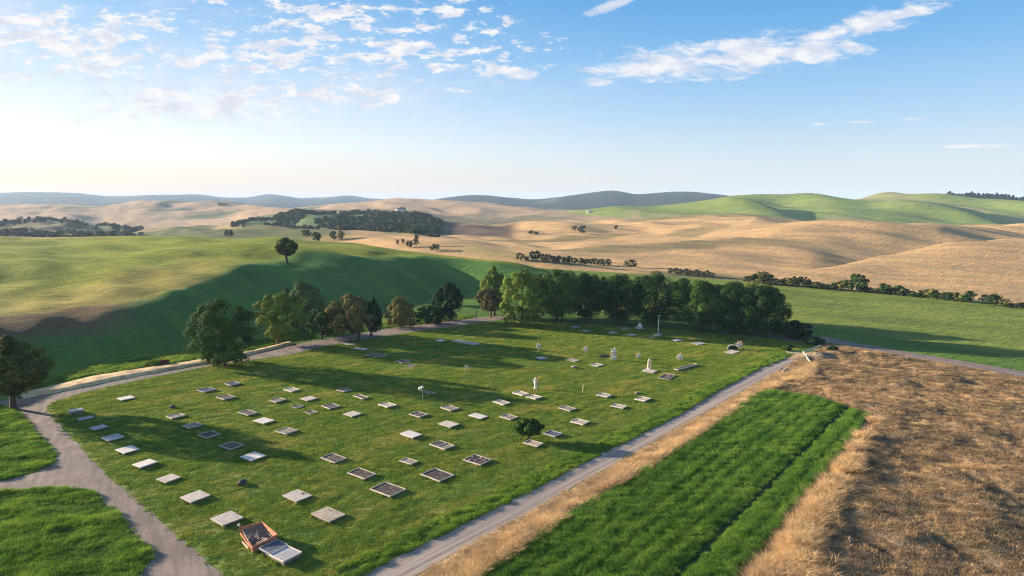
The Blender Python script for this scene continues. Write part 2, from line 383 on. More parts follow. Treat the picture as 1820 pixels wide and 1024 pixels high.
bandc((.10,.11,.055), 9.2, 9.35, sstep(480,560,XP)*(1-sstep(960,1060,XP)), .12, .7)
nr, nc = S_.shape
V = np.stack([X_, Y_, Z_], -1).reshape(-1, 3)
ii = (np.arange(nr-1)[:,None]*nc + np.arange(nc-1)[None]).ravel()
Fq = np.stack([ii, ii+1, ii+nc+1, ii+nc], 1)
t = NT('terrain'); p = t.pos()
alb = t.node('ShaderNodeAttribute', attribute_name='albedo').outputs['Color']
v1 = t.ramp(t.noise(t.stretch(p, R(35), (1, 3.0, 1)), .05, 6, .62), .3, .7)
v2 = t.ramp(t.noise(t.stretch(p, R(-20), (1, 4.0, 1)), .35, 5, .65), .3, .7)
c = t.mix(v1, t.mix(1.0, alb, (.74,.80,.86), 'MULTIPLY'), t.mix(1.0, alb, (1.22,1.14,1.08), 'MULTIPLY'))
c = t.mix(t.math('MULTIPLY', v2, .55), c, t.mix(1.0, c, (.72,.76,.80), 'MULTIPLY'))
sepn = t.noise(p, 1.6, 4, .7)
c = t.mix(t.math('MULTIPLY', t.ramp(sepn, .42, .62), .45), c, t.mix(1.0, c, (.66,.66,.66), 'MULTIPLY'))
hgt = t.math('ADD', t.math('MULTIPLY', t.noise(t.stretch(p, R(-20), (1, 2.5, 1)), .25, 6, .68), 1.0), t.math('MULTIPLY', t.noise(p, 2.2, 4, .7), .25))
m_terrain = t.out(c, .95, hgt, .75, .9, spec=.05)
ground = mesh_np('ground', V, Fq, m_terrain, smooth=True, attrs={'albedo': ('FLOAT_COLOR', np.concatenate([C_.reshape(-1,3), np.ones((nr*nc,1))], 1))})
tag(ground, kind='structure')

# ------------------------------------------------------------------ flat sheets on the ground
def world_poly(pts, z=0.0): return np.array([flat(x, y, 0)[:2] for x, y in pts])
def in_poly(P_, X, Y):
    c = np.zeros(X.shape, bool); n = len(P_)
    for i in range(n):
        x1, y1 = P_[i]; x2, y2 = P_[(i+1) % n]
        if y1 == y2: continue
        cr = ((y1 > Y) != (y2 > Y)) & (X < (x2-x1)*(Y-y1)/(y2-y1) + x1)
        c ^= cr
    return c
def densify(P_, step=1.0, jit=0.0, seed=0):
    r = random.Random(seed); out = []
    n = len(P_)
    for i in range(n):
        a = np.array(P_[i]); b = np.array(P_[(i+1) % n]); L_ = np.linalg.norm(b-a); k = max(1, int(L_/step)); jj = min(jit, L_/k*.18)
        for j in range(k):
            q = a + (b-a)*j/k; out.append(q + np.array([r.uniform(-jj, jj), r.uniform(-jj, jj)]))
    return out
def sheet(name, P_, z, mat, kind='structure', jit=.06, smooth_it=1, label=None):
    Q = densify(chaikin(P_, smooth_it), 1.0, jit, 5)
    from mathutils.geometry import delaunay_2d_cdt
    vs, _, fs, *_r = delaunay_2d_cdt([Vector((float(q[0]), float(q[1]))) for q in Q], [], [list(range(len(Q)))], 1, 1e-4)
    fs = [list(f) for f in fs]
    fs = [f if sum(vs[f[i]].x*vs[f[(i+1)%len(f)]].y-vs[f[(i+1)%len(f)]].x*vs[f[i]].y for i in range(len(f))) > 0 else f[::-1] for f in fs]
    me = bpy.data.meshes.new(name); me.from_pydata([(v.x, v.y, z) for v in vs], [], fs); me.update(); me.materials.append(mat)
    o = bpy.data.objects.new(name, me); col.objects.link(o); tag(o, label, kind=kind); return o

def chaikin(P_, it=2):
    P_ = [np.array(p) for p in P_]
    for _ in range(it):
        out = []
        for i in range(len(P_)):
            a, b = P_[i], P_[(i+1) % len(P_)]; out += [a*.75+b*.25, a*.25+b*.75]
        P_ = out
    return P_
left_path_r = [(82,727),(92,740),(101,749),(134,784),(168,821),(188,841),(235,882),(279,919),(336,969),(400,1024),(470,1085),(600,1200)]
left_path_l = [(400,1200),(300,1100),(262,1035),(240,1022),(262,1006),(273,992),(262,975),(230,940),(200,905),(165,875),(130,867),(60,868),(0,873),(-120,885)]
left_path_u = [(-120,872),(0,857),(70,839),(98,822),(101,808),(80,788),(60,765),(36,735)]
P_path = world_poly(left_path_r[::-1] + [(84,724)] + [(60,716),(36,722)] + left_path_u[::-1] + left_path_l[::-1])
road_near = [(-160,745),(0,716),(36,733),(84,726),(96,714),(150,697),(200,686),(280,669),(350,655),(419,643),(516,631),(567,617),(630,606),(700,595),(760,586),(830,577),(884,569),(920,566)]
road_far = [(920,560),(882,562),(830,567),(760,576),(696,583),(638,594),(579,603),(521,613),(447,631),(400,643),(320,656),(211,676),(117,696),(52,708),(0,712),(-160,735)]
P_road_l = world_poly(road_near + road_far)
rr_l = [(1412,630),(1354,653),(1278,693),(1201,740),(1080,801),(1001,841),(929,880),(700,992),(640,1024),(430,1130)]
rr_r = [(540,1140),(737,1024),(885,941),(993,881),(1066,840),(1240,741),(1354,676),(1400,650),(1428,633)]
P_road_r = world_poly(rr_l + rr_r)
P_road_b = world_poly([(1330,592),(1400,597),(1452,596),(1560,617),(1700,640),(1820,660),(2050,700),(2050,713),(1820,671),(1700,649),(1560,625),(1465,607),(1400,607),(1300,598)])
P_lawn = world_poly([(88,722),(98,713),(150,698),(200,687),(280,670),(350,656),(419,644),(516,632),(567,618),(630,607),(760,587),(884,570),(960,572),(1100,578),(1250,590),(1380,602),(1430,612)] + rr_l + [(520,1150),(470,1085)] + [(p[0]+1, p[1]) for p in left_path_r[::-1][2:]])
def smooth_poly(P_, it=2): return np.array(chaikin(P_, it))
P_verge = world_poly([(1428,634),(1400,651),(1354,677),(1240,742),(1066,841),(993,882),(885,942),(737,1025),(540,1140),(700,1140),(860,1024),(1008,920),(1140,840),(1260,763),(1344,704),(1361,695),(1440,680),(1450,650)])
P_crop = world_poly([(1361,695),(1344,704),(1260,763),(1140,840),(1008,920),(860,1024),(690,1150),(1215,1150),(1319,1013),(1357,969),(1427,877),(1488,816),(1541,738),(1450,707)])
P_dry = world_poly([(1365,690),(1400,652),(1432,634),(1470,612),(1560,626),(1700,650),(1820,672),(2050,714),(2100,1100),(1300,1150),(1215,1150),(1319,1013),(1427,877),(1541,738),(1450,707)])
P_gl = world_poly([(-150,735),(0,717),(34,735),(58,765),(78,788),(99,808),(96,821),(68,837),(0,855),(-120,870)])
P_gb = world_poly([(-120,887),(0,875),(60,870),(130,869),(163,877),(198,907),(228,942),(260,977),(270,992),(260,1004),(238,1022),(262,1037),(300,1105),(380,1200),(-400,1200)])

P_path, P_lawn, P_gl, P_gb, P_road_r = [smooth_poly(q) for q in (P_path, P_lawn, P_gl, P_gb, P_road_r)]
t = NT('asphalt'); p = t.pos()
n1 = t.ramp(t.noise(p, .5, 5), .35, .65); c = t.mix(n1, (.165,.122,.100), (.25,.190,.155))
c = t.mix(t.ramp(t.noise(p, .13, 3), .5, .62), c, (.17,.14,.125))
c = t.mix(t.math('MULTIPLY', t.ramp(t.noise(t.stretch(p, R(62), (.25, 2.2, 1)), .8, 4), .45, .62), .7), c, (.115,.088,.075))
c = t.mix(t.math('MULTIPLY', t.ramp(t.noise(p, 9, 4, .7), .48, .66), .6), c, (.30,.25,.215))
crk = t.node('ShaderNodeTexVoronoi', feature='DISTANCE_TO_EDGE', _Vector=t.math('ADD', 0, 0)); 
t.put(crk.inputs['Vector'], p); crk.inputs['Scale'].default_value = .35
c = t.mix(t.math('MULTIPLY', t.math('LESS_THAN', crk.outputs[0], .006), .0), c, (.09,.075,.07))
M['asphalt'] = t.out(c, .9, t.noise(p, 30, 3), .4, .02)
# road along the lawn: grey with tracks along its length
dr = flat(1001,841) - flat(700,992); ang = math.atan2(dr[1], dr[0])
t = NT('gravel_road'); p = t.pos()
across = t.stretch(p, -ang, (.02, 1.0, 1))
c = t.mix(t.ramp(t.noise(across, 1.9, 3, .6), .35, .65), (.20,.162,.145), (.40,.315,.25))
c = t.mix(t.math('MULTIPLY', t.ramp(t.noise(p, 1.2, 5), .4, .7), .5), c, (.28,.25,.23))
M['gravel_road'] = t.out(c, .95, t.noise(p, 16, 4, .7), .6, .04)
M['soil'] = noisy('soil', (.16,.12,.075), (.30,.215,.125), .9, c3=(.12,.13,.06), s3=.3, bscale=6, bstr=.8, bdist=.08)
M['track'] = noisy('track', (.14,.135,.08), (.25,.21,.13), .8, bscale=5, bstr=.8, bdist=.06)
lawn_c = ((.10,.180,.022), (.205,.265,.036), (.35,.305,.07))
M['lawn_soil'] = grass_mat('lawn_soil', *[tuple(v*.75 for v in c) for c in lawn_c], streak=(R(-40), 1, 2.2), trans=0)
M['lawn_blade'] = grass_mat('lawn_blade', *lawn_c, streak=(R(-40), 1, 2.2), fine=2.0)
M['long_blade'] = grass_mat('long_blade', (.070,.165,.016), (.175,.275,.032), (.27,.33,.055), fine=2.5)
M['long_soil'] = grass_mat('long_soil', (.02,.05,.008), (.05,.09,.016), (.08,.10,.02), trans=0)
M['crop_blade'] = grass_mat('crop_blade', (.055,.150,.018), (.140,.255,.030), (.22,.31,.055), fine=3.0, drythr=(.55,.8))
M['crop_soil'] = grass_mat('crop_soil', (.015,.04,.008), (.03,.06,.012), (.05,.06,.02), trans=0)
M['dry_blade'] = grass_mat('dry_blade', (.40,.285,.15), (.62,.46,.25), (.38,.27,.165), fine=3.0, drythr=(.5,.7), trans=.35)
M['straw_blade'] = grass_mat('straw_blade', (.135,.098,.062), (.37,.26,.145), (.11,.11,.05), patch=.3, fine=3.0, trans=.3, drythr=(.54,.7))
M['dry_soil'] = noisy('dry_soil', (.13,.095,.062), (.28,.20,.12), .8, c3=(.10,.095,.045), s3=.25, bscale=5, bstr=.8, bdist=.1)
M['verge_soil'] = noisy('verge_soil', (.42,.29,.15), (.60,.43,.235), 1.2, c3=(.30,.20,.11), s3=.5, bscale=7, bstr=.7, bdist=.05)

sheet('lawn', P_lawn, .004, M['lawn_soil'], smooth_it=0, jit=.05)
sheet('grass_verge', P_gl, .004, M['long_soil'], jit=.05)
sheet('grass_field', P_gb, .004, M['long_soil'], jit=.05)
sheet('footpath', P_path, .012, M['asphalt'], smooth_it=0, jit=.05)
sheet('road', P_road_l, .016, M['asphalt'], smooth_it=1, jit=.04)
sheet('road', P_road_r, .016, M['gravel_road'], smooth_it=0, jit=.06)
sheet('road', P_road_b, .012, M['asphalt'], smooth_it=1, jit=.05)
sheet('dry_verge', P_verge, .008, M['verge_soil'], smooth_it=0, jit=.08)
sheet('crop_soil', P_crop, .010, M['crop_soil'], smooth_it=0, jit=.05)
sheet('field_track', world_poly([(1541,737),(1427,876),(1319,1012),(1215,1150),(1275,1150),(1362,1018),(1460,880),(1556,745),(1535,728)]), .012, M['track'], smooth_it=0, jit=.1)

# dry field with real relief
def relief(name, P_, z, mat, amp, step=.35):
    x0, y0 = P_.min(0); x1, y1 = P_.max(0)
    xs = np.arange(x0, x1, step); ys = np.arange(max(y0, 20), y1, step)
    X, Y = np.meshgrid(xs, ys); ins = in_poly(P_, X, Y)
    # fade to the rim
    e = np.ones(X.shape)*9
    n = len(P_)
    for i in range(n):
        a = P_[i]; b = P_[(i+1) % n]; d = b-a; L2 = (d**2).sum()
        tt = np.clip(((X-a[0])*d[0]+(Y-a[1])*d[1])/L2, 0, 1)
        e = np.minimum(e, np.hypot(X-a[0]-tt*d[0], Y-a[1]-tt*d[1]))
    Z = z + sstep(0, 2.0, e) * amp * (.5 + fbm(X/2.1, Y/3.6, 4) + .55*fbm(X/9, Y/7+4, 2))
    Z = np.maximum(Z, z)
    nr, nc = X.shape; ii = (np.arange(nr-1)[:,None]*nc + np.arange(nc-1)[None]).ravel()
    Fq = np.stack([ii, ii+1, ii+nc+1, ii+nc], 1); fi = ins.ravel()
    Fq = Fq[fi[Fq].all(1)]
    used = np.unique(Fq); mp = -np.ones(nr*nc, int); mp[used] = np.arange(len(used))
    V = np.stack([X, Y, Z], -1).reshape(-1,3)[used]
    o = mesh_np(name, V, mp[Fq], mat, smooth=True); tag(o, kind='structure')
    def zf(px, py):
        fx = np.clip(((px-x0)/step).astype(int), 0, nc-1); fy = np.clip(((py-ys[0])/step).astype(int), 0, nr-1); return Z[fy, fx]
    return o, zf
dry_o, dry_z = relief('dry_field', P_dry, .006, M['dry_soil'], .40)

# earth bank along the far side of the left road
def ribbon(name, near, far, hgt, mat, n=160, z0=0.02, kind='structure'):
    def res(pts, n):
        w = world_poly(pts); d = np.r_[0, np.cumsum(np.linalg.norm(np.diff(w, axis=0), axis=1))]
        s = np.linspace(0, d[-1], n); return np.stack([np.interp(s, d, w[:,0]), np.interp(s, d, w[:,1])], 1)
    a, b = res(near, n), res(far, n); V = []; 
    for k, (tt, hh) in enumerate(((0,0),(.12,.85),(.3,1),(.6,.9),(.85,.5),(1,0))):
        q = a*(1-tt) + b*tt; zt = terrain(q[:,0], q[:,1])[0]
        V.append(np.c_[q, zt*sstep(0,1,np.full(n, tt*1.0)) + z0 + hh*hgt*(1+.35*fbm(q[:,0]/1.6, q[:,1]/1.6+k, 2)) - (0.03 if hh == 0 else 0)])
    V = np.array(V).reshape(-1,3); ii = (np.arange(5)[:,None]*n + np.arange(n-1)[None]).ravel()
    return tag(mesh_np(name, V, np.stack([ii, ii+1, ii+n+1, ii+n], 1), mat, smooth=True), kind=kind)
ribbon('earth_bank', [(40,709),(117,695),(211,675),(320,655),(400,642),(447,630),(521,612)], [(28,700),(82,688),(164,668),(234,657),(320,645),(400,632),(447,624),(510,608)], .22, M['verge_soil'])

# ------------------------------------------------------------------ grass, instanced (countless)
def patch_mesh(name, mat, n, size, h, w, lean, seed, tuft=False):
    r = np.random.default_rng(seed)
    if tuft: c = r.normal(0, size*.22, (n,2))
    else: c = r.uniform(-size/2, size/2, (n,2))
    an = r.uniform(0, 2*np.pi, n); hh = h*r.uniform(.5, 1.1, n); ww = w*r.uniform(.6, 1.2, n)
    if tuft:
        ld = np.arctan2(c[:,1], c[:,0]) + r.normal(0,.5,n); ln = lean*hh*np.clip(np.hypot(*c.T)/(size*.22),.2,1.6)
    else: ld = r.uniform(0, 2*np.pi, n); ln = lean*hh*r.uniform(.2, 1, n)
    dx, dy = np.cos(an)*ww/2, np.sin(an)*ww/2
    base = np.zeros(n)
    v0 = np.c_[c[:,0]-dx, c[:,1]-dy, base]; v1 = np.c_[c[:,0]+dx, c[:,1]+dy, base]
    mx = c[:,0] + np.cos(ld)*ln*.35; my = c[:,1] + np.sin(ld)*ln*.35
    v2 = np.c_[mx+dx*.8, my+dy*.8, hh*.6]; v3 = np.c_[mx-dx*.8, my-dy*.8, hh*.6]
    v4 = np.c_[c[:,0]+np.cos(ld)*ln, c[:,1]+np.sin(ld)*ln, hh]
    V = np.stack([v0,v1,v2,v3,v4],1).reshape(-1,3); b = np.arange(n)*5
    o = mesh_np(name, V, [np.stack([b,b+1,b+2,b+3],1), np.stack([b+3,b+2,b+4],1)], mat)
    col.objects.unlink(o); return o
def scatter(name, pts, scales, variants, label=None, zs=None, squash=None):
    """one object: points carrying instanced grass patches"""
    n = len(pts); r = np.random.default_rng(len(pts))
    me = bpy.data.meshes.new(name); me.vertices.add(n)
    P3 = np.c_[pts, zs if zs is not None else np.full(n, .006)]
    me.vertices.foreach_set('co', P3.astype(np.float32).ravel())
    for k, d in (('gs', scales), ('gr', r.uniform(0, 6.283, n))):
        at = me.attributes.new(k, 'FLOAT', 'POINT'); at.data.foreach_set('value', np.asarray(d, np.float32))
    sq = squash if squash is not None else r.uniform(.7, 1.3, n)
    at = me.attributes.new('gh', 'FLOAT', 'POINT'); at.data.foreach_set('value', np.asarray(sq, np.float32))
    at = me.attributes.new('gi', 'INT', 'POINT'); at.data.foreach_set('value', r.integers(0, len(variants), n).astype(np.int32))
    o = bpy.data.objects.new(name, me); col.objects.link(o)
    g = bpy.data.node_groups.new(name, 'GeometryNodeTree')
    g.interface.new_socket('Geometry', in_out='INPUT', socket_type='NodeSocketGeometry')
    g.interface.new_socket('Geometry', in_out='OUTPUT', socket_type='NodeSocketGeometry')
    N = g.nodes; Lk = g.links
    gi = N.new('NodeGroupInput'); go = N.new('NodeGroupOutput'); iop = N.new('GeometryNodeInstanceOnPoints'); jn = N.new('GeometryNodeJoinGeometry')
    for vo in reversed(variants):
        oi = N.new('GeometryNodeObjectInfo'); oi.inputs['Object'].default_value = vo; oi.inputs['As Instance'].default_value = True
        Lk.new(oi.outputs['Geometry'], jn.inputs[0])
    def na(k, ty):
        a = N.new('GeometryNodeInputNamedAttribute'); a.data_type = ty; a.inputs['Name'].default_value = k
        return a.outputs['Attribute']
    cx = N.new('ShaderNodeCombineXYZ'); Lk.new(na('gr','FLOAT'), cx.inputs[2])
    cs = N.new('ShaderNodeCombineXYZ'); s_ = na('gs','FLOAT')
    mm = N.new('ShaderNodeMath'); mm.operation = 'MULTIPLY'; Lk.new(s_, mm.inputs[0]); Lk.new(na('gh','FLOAT'), mm.inputs[1])
    Lk.new(s_, cs.inputs[0]); Lk.new(s_, cs.inputs[1]); Lk.new(mm.outputs[0], cs.inputs[2])
    Lk.new(gi.outputs[0], iop.inputs['Points']); Lk.new(jn.outputs[0], iop.inputs['Instance'])
    iop.inputs['Pick Instance'].default_value = True
    Lk.new(na('gi','INT'), iop.inputs['Instance Index']); Lk.new(cx.outputs[0], iop.inputs['Rotation']); Lk.new(cs.outputs[0], iop.inputs['Scale'])
    Lk.new(iop.outputs[0], go.inputs[0])
    md = o.modifiers.new('scatter', 'NODES'); md.node_group = g
    tag(o, label, 'grass', kind='stuff'); return o
def fill(P_, spacing, jitter=.6, seed=1, inset=0, cond=None, view=True):
    r = np.random.default_rng(seed); x0, y0 = P_.min(0); x1, y1 = P_.max(0)
    X, Y = np.meshgrid(np.arange(x0, x1, spacing), np.arange(max(y0, 24), min(y1, 140), spacing))
    X = X.ravel() + r.uniform(-.5,.5,X.size)*spacing*jitter*2; Y = Y.ravel() + r.uniform(-.5,.5,Y.size)*spacing*jitter*2
    k = in_poly(P_, X, Y)
    if view: k &= (np.abs(X) < Y*.86 + 4) & (Y > 28)
    if cond is not None: k &= cond(X, Y)
    return np.c_[X[k], Y[k]]
def clear_of(X, Y, S, pad=0): 
    k = np.ones(X.shape, bool)
    for (cx, cy, hw, hd, a) in S:
        dx = (X-cx)*math.cos(a)+(Y-cy)*math.sin(a); dy = -(X-cx)*math.sin(a)+(Y-cy)*math.cos(a)
        k &= ~((np.abs(dx) < hw+pad) & (np.abs(dy) < hd+pad))
    return k
SLAB_RECTS = []

# ------------------------------------------------------------------ trees
def crown_mesh(W, D_, z0, z1, nl, leaf, seed, shape='round', lobes=26, lobe_r=.30, spiky=0.0):
    r = np.random.default_rng(seed)
    hz = (z1-z0)/2; cz = (z1+z0)/2
    env = {'round': lambda z: np.sqrt(np.clip(1-np.abs(z)**2.3,0,1)), 'bush': lambda z: np.clip(1-np.clip(z,0,1)**2.4,0,1)**.5*(1-.22*np.clip(-z,0,1)**2),
      'oval': lambda z: np.clip(1-np.clip(z+.15,0,1.15)**1.8*.80,0,1)*(1-.45*np.clip(-z-.3,0,1)), 'cone': lambda z: (1-z)*.42+.10,
      'umbrella': lambda z: np.sqrt(np.clip(1-np.abs(z*.95+.15)**2.6,0,1))*(1-.55*np.clip(-z-.35,0,1))}[shape]
    zc = np.linspace(-1,1,lobes) + r.uniform(-.12,.12,lobes); zc = np.clip(zc,-1,1)*(1-lobe_r*.75)
    an = np.arange(lobes)*2.39996 + r.uniform(-.5,.5,lobes); e_ = np.maximum(env(zc/(1-lobe_r*.6)), .1)
    rad = lobe_r*r.uniform(.5,1.35,lobes)*(.6+.4*e_)
    rr_ = np.maximum(e_-rad*.8,0)*np.where(r.random(lobes)<.72, r.uniform(.8,1.08,lobes), r.uniform(.1,.7,lobes))
    c = np.c_[rr_*np.cos(an), rr_*np.sin(an), zc]
    li = r.integers(0, lobes, nl)
    d = r.normal(size=(nl,3)); d /= np.linalg.norm(d,axis=1)[:,None]
    d[:,2] = np.where((d[:,2] < -.3) & (r.random(nl) < .6), -d[:,2], d[:,2])
    rr = rad[li]*(r.uniform(.35,1,nl)**.35)*(1+spiky*r.normal(0,.25,nl))
    pos = c[li] + d*rr[:,None]*np.array([1,1,1.0])
    pos0 = pos.copy(); S = np.array([W/2, D_/2, hz]); pos = pos*S + np.array([0,0,cz])
    nrm = d + .5*pos0/np.maximum(np.linalg.norm(pos0,axis=1),.1)[:,None] + r.normal(0,.30,(nl,3)) + np.array([0,0,.1]); nrm /= np.linalg.norm(nrm,axis=1)[:,None]
    up = r.normal(size=(nl,3)); ta = np.cross(nrm, up); ta /= np.linalg.norm(ta,axis=1)[:,None]; tb = np.cross(nrm, ta)
    s = leaf*r.uniform(.5,1.2,nl)[:,None]
    V = np.stack([pos-ta*s*.5, pos-tb*s*.35+nrm*s*.06, pos+ta*s*.5, pos+tb*s*.35-nrm*s*.06],1).reshape(-1,3)
    b = np.arange(nl)*4; tone = np.repeat(np.clip(r.uniform(0,1,nl)*.6 + r.uniform(0,.45,lobes)[li],0,1),4)
    return V, np.stack([b,b+1,b+2,b+3],1), tone, (c*S+np.array([0,0,cz]))
def make_tree(name, loc, W, Ht, z0, leafm, barkm='bark', nl=6000, leaf=.22, shape='round', seed=1, lobes=26, lobe_r=.30, trunk_r=None, rz=None, D_=None, spiky=.1, multi=False):
    root = empty(name, loc, rz if rz is not None else 0); nl = int(nl*2.7); leaf *= 1.06; lobes = int(lobes*1.7); lobe_r *= .92
    V, Fq, tone, cs = crown_mesh(W, D_ or W, z0, Ht, nl, leaf, seed, shape, lobes, lobe_r, spiky)
    mesh_np('crown', V, Fq, M[leafm], root, attrs={'tone': ('FLOAT', tone)})
    tr = trunk_r or Ht*.022+.03; r = random.Random(seed); mb = MB()
    top = z0 + (Ht-z0)*.55
    if multi:
        for k in range(6):
            a = k*1.05; q = cs[k]; mb.tube([(0.1*math.cos(a),.1*math.sin(a),-.1), (q[0]*.3, q[1]*.3, z0*.5+top*.35), tuple(q)], [tr*.6, tr*.4, tr*.12], 6)
    else:
        bx, by = r.uniform(-.3,.3)*tr*3, r.uniform(-.3,.3)*tr*3
        mb.tube([(0,0,-.15),(0,0,.15),(bx*.4,by*.4,z0*.6+.1),(bx,by,z0+.2),(bx*1.5,by,top),(bx*1.2,by,z0+(Ht-z0)*.8)], [tr*1.5,tr*1.1,tr,tr*.85,tr*.45,tr*.12], 8)
        order = sorted(range(len(cs)), key=lambda i: cs[i][2])
        for i in order[:9]:
            q = cs[i]; s0 = min(max(z0*.8, q[2]*.55), top)
            mb.tube([(bx*.6,by*.6,s0),(q[0]*.45,q[1]*.45,(s0+q[2])/2+.1*Ht*.3),tuple(q)], [tr*.5,tr*.33,tr*.1], 5, False)
    mb.build('trunk', M[barkm], root, True)
    return root
# (name, base px x, base px y, crown left, right, top, bottom, kw, label)
TREES = [
 ('broadleaf_tree', 24,727,-46,92,592,703, dict(leafm='leaf_rust',shape='umbrella',nl=9500,leaf=.21,trunk_r=.27,lobes=40,lobe_r=.25), 'dark spreading tree with bare trunk beside the path junction at the left edge'),
 ('broadleaf_tree', 400,650,338,460,530,650, dict(leafm='leaf_mid',shape='bush',nl=11000,leaf=.20,lobes=44,lobe_r=.24,spiky=.3), 'big bushy green tree leaning over the near side of the road, leafy to the ground'),
 ('broadleaf_tree', 494,612,450,553,519,606, dict(leafm='leaf_lit',shape='round',nl=9000,leaf=.20,lobes=36,lobe_r=.27), 'rounded bright green tree with short trunk just right of the leafy bush tree'),
 ('broadleaf_tree', 540,590,494,584,500,585, dict(leafm='leaf_pale',shape='round',nl=8000,leaf=.20,lobes=30), 'pale grey-green tree standing behind the others on the road side'),
 ('broadleaf_tree', 572,603,545,604,545,600, dict(leafm='leaf_mid',shape='round',nl=5000,leaf=.19,lobes=20), 'small green tree squeezed between the bright green and the olive tree'),
 ('broadleaf_tree', 637,605,578,672,523,595, dict(leafm='leaf_olive',shape='round',nl=9000,leaf=.20,lobes=34,lobe_r=.26), 'olive-brown round tree leaning over the road on a thin trunk'),
 ('broadleaf_tree', 660,598,648,682,526,592, dict(leafm='leaf_dark',shape='oval',nl=5000,leaf=.20,lobes=18), 'slim dark green tree tucked against the right of the olive-brown tree'),
 ('broadleaf_bush', 712,583,684,742,528,583, dict(leafm='leaf_olive',shape='bush',nl=7000,leaf=.18,lobes=28), 'olive-brown round bush behind the road, between the olive tree and the low bush'),
 ('broadleaf_bush', 763,577,733,792,543,577, dict(leafm='leaf_dark',shape='bush',nl=6000,leaf=.18,lobes=24), 'low wide green bush left of the very dark oval tree'),
 ('broadleaf_tree', 800,570,768,828,497,570, dict(leafm='leaf_deep',shape='oval',nl=9000,leaf=.20,lobes=36,lobe_r=.28), 'very dark oval tree standing alone behind the road bend'),
 ('poplar_tree', 878,561,850,905,471,550, dict(leafm='leaf_lit',shape='oval',nl=7500,leaf=.20,lobes=28), 'tall narrow yellow-green tree at the left end of the tree belt'),
 ('autumn_tree', 872,565,843,893,512,556, dict(leafm='leaf_autumn',shape='round',nl=5200,leaf=.17,lobes=24,barkm='bark_pale',multi=True), 'small many-stemmed tree with thinning brown foliage under the tall narrow tree'),
 ('belt_tree', 926,578,890,968,478,578, dict(leafm='leaf_lit',shape='bush',nl=10500,leaf=.21,lobes=42,lobe_r=.25), 'first full tree of the belt, sunlit yellow-green and leafy to the ground'),
 ('belt_tree', 988,574,950,1035,479,562, dict(leafm='leaf_mid',shape='round',nl=8500,leaf=.22,lobes=34), 'second tree of the belt with its short trunk showing below'),
 ('belt_tree', 1040,570,1000,1078,486,562, dict(leafm='leaf_dark',shape='round',nl=9000,leaf=.22,lobes=34), 'third tree of the belt, darker and slightly set back'),
 ('belt_tree', 1098,577,1058,1142,488,566, dict(leafm='leaf_dark',shape='round',nl=8500,leaf=.22,lobes=34), 'fourth tree of the belt with slender dark trunk on the lawn'),
 ('belt_tree', 1163,578,1112,1206,484,572, dict(leafm='leaf_dark',shape='round',nl=9500,leaf=.22,lobes=38), 'tallest middle tree of the belt, above the light pole'),
 ('belt_tree', 1246,588,1198,1292,499,576, dict(leafm='leaf_mid',shape='round',nl=9000,leaf=.22,lobes=36), 'sixth tree of the belt, right of the light pole, leaning trunk'),
 ('belt_tree', 1302,592,1258,1346,503,584, dict(leafm='leaf_dark',shape='round',nl=8500,leaf=.22,lobes=34), 'seventh tree of the belt, dark green with hidden trunk'),
 ('belt_tree', 1352,596,1304,1396,504,594, dict(leafm='leaf_dark',shape='bush',nl=9500,leaf=.22,lobes=38), 'last big tree at the right end of the belt, foliage reaching the ground'),
 ('belt_bush', 1412,600,1388,1439,570,600, dict(leafm='leaf_deep',shape='bush',nl=4500,leaf=.17,lobes=20), 'small dark round bush at the right end of the tree belt'),
]
SUN_AZ = R(22)
for i, (nm, bx, by, l, r_, tp, bt, kw, lab) in enumerate(TREES):
    g = flat(bx, by); g = np.array([g[0], g[1], gz(g[0], g[1])]) if by < 600 and bx < 830 else g
    if bx < 830 and by < 600: g = on_ground(bx, by); 
    mpp = np.hypot(g[1], 0) / F / 1.0 * 1.01
    if nm.startswith('belt'): bt = min(bt+7, by); W_k = 1.16
    else: W_k = 1.0
    z0 = max((by-bt)*mpp, .02)
    W = (r_-l)*mpp*W_k; z1 = (by-tp)*mpp*1.02
    cx = ((l+r_)/2 - bx)*mpp
    t_ = make_tree(nm, (g[0], g[1], g[2]), W, z1, z0, seed=10+i, **kw)
    ch = [c for c in t_.children if c.name.startswith('crown')][0]; ch.location.x = cx*.9
    tag(t_, lab, 'bush' if 'bush' in nm else 'tree', 'trees of the belt behind the graves' if nm.startswith('belt') else 'trees along the left road')
# a second rank behind the belt, seen through its gaps
for k, (bx, by, w_, hp) in enumerate([(965,562,70,76),(1075,560,70,70),(1215,566,76,72),(1285,572,80,68),(1345,580,70,68)]):
    g = flat(bx, by); mpp = g[1]/F
    t_ = make_tree('belt_tree', tuple(g), w_*mpp, hp*mpp, 1.0, 'leaf_dark', nl=5000, leaf=.24, seed=60+k, lobes=26)
    tag(t_, 'dark tree in the second rank, mostly hidden behind the front row of the belt', 'tree', 'second rank of the tree belt')

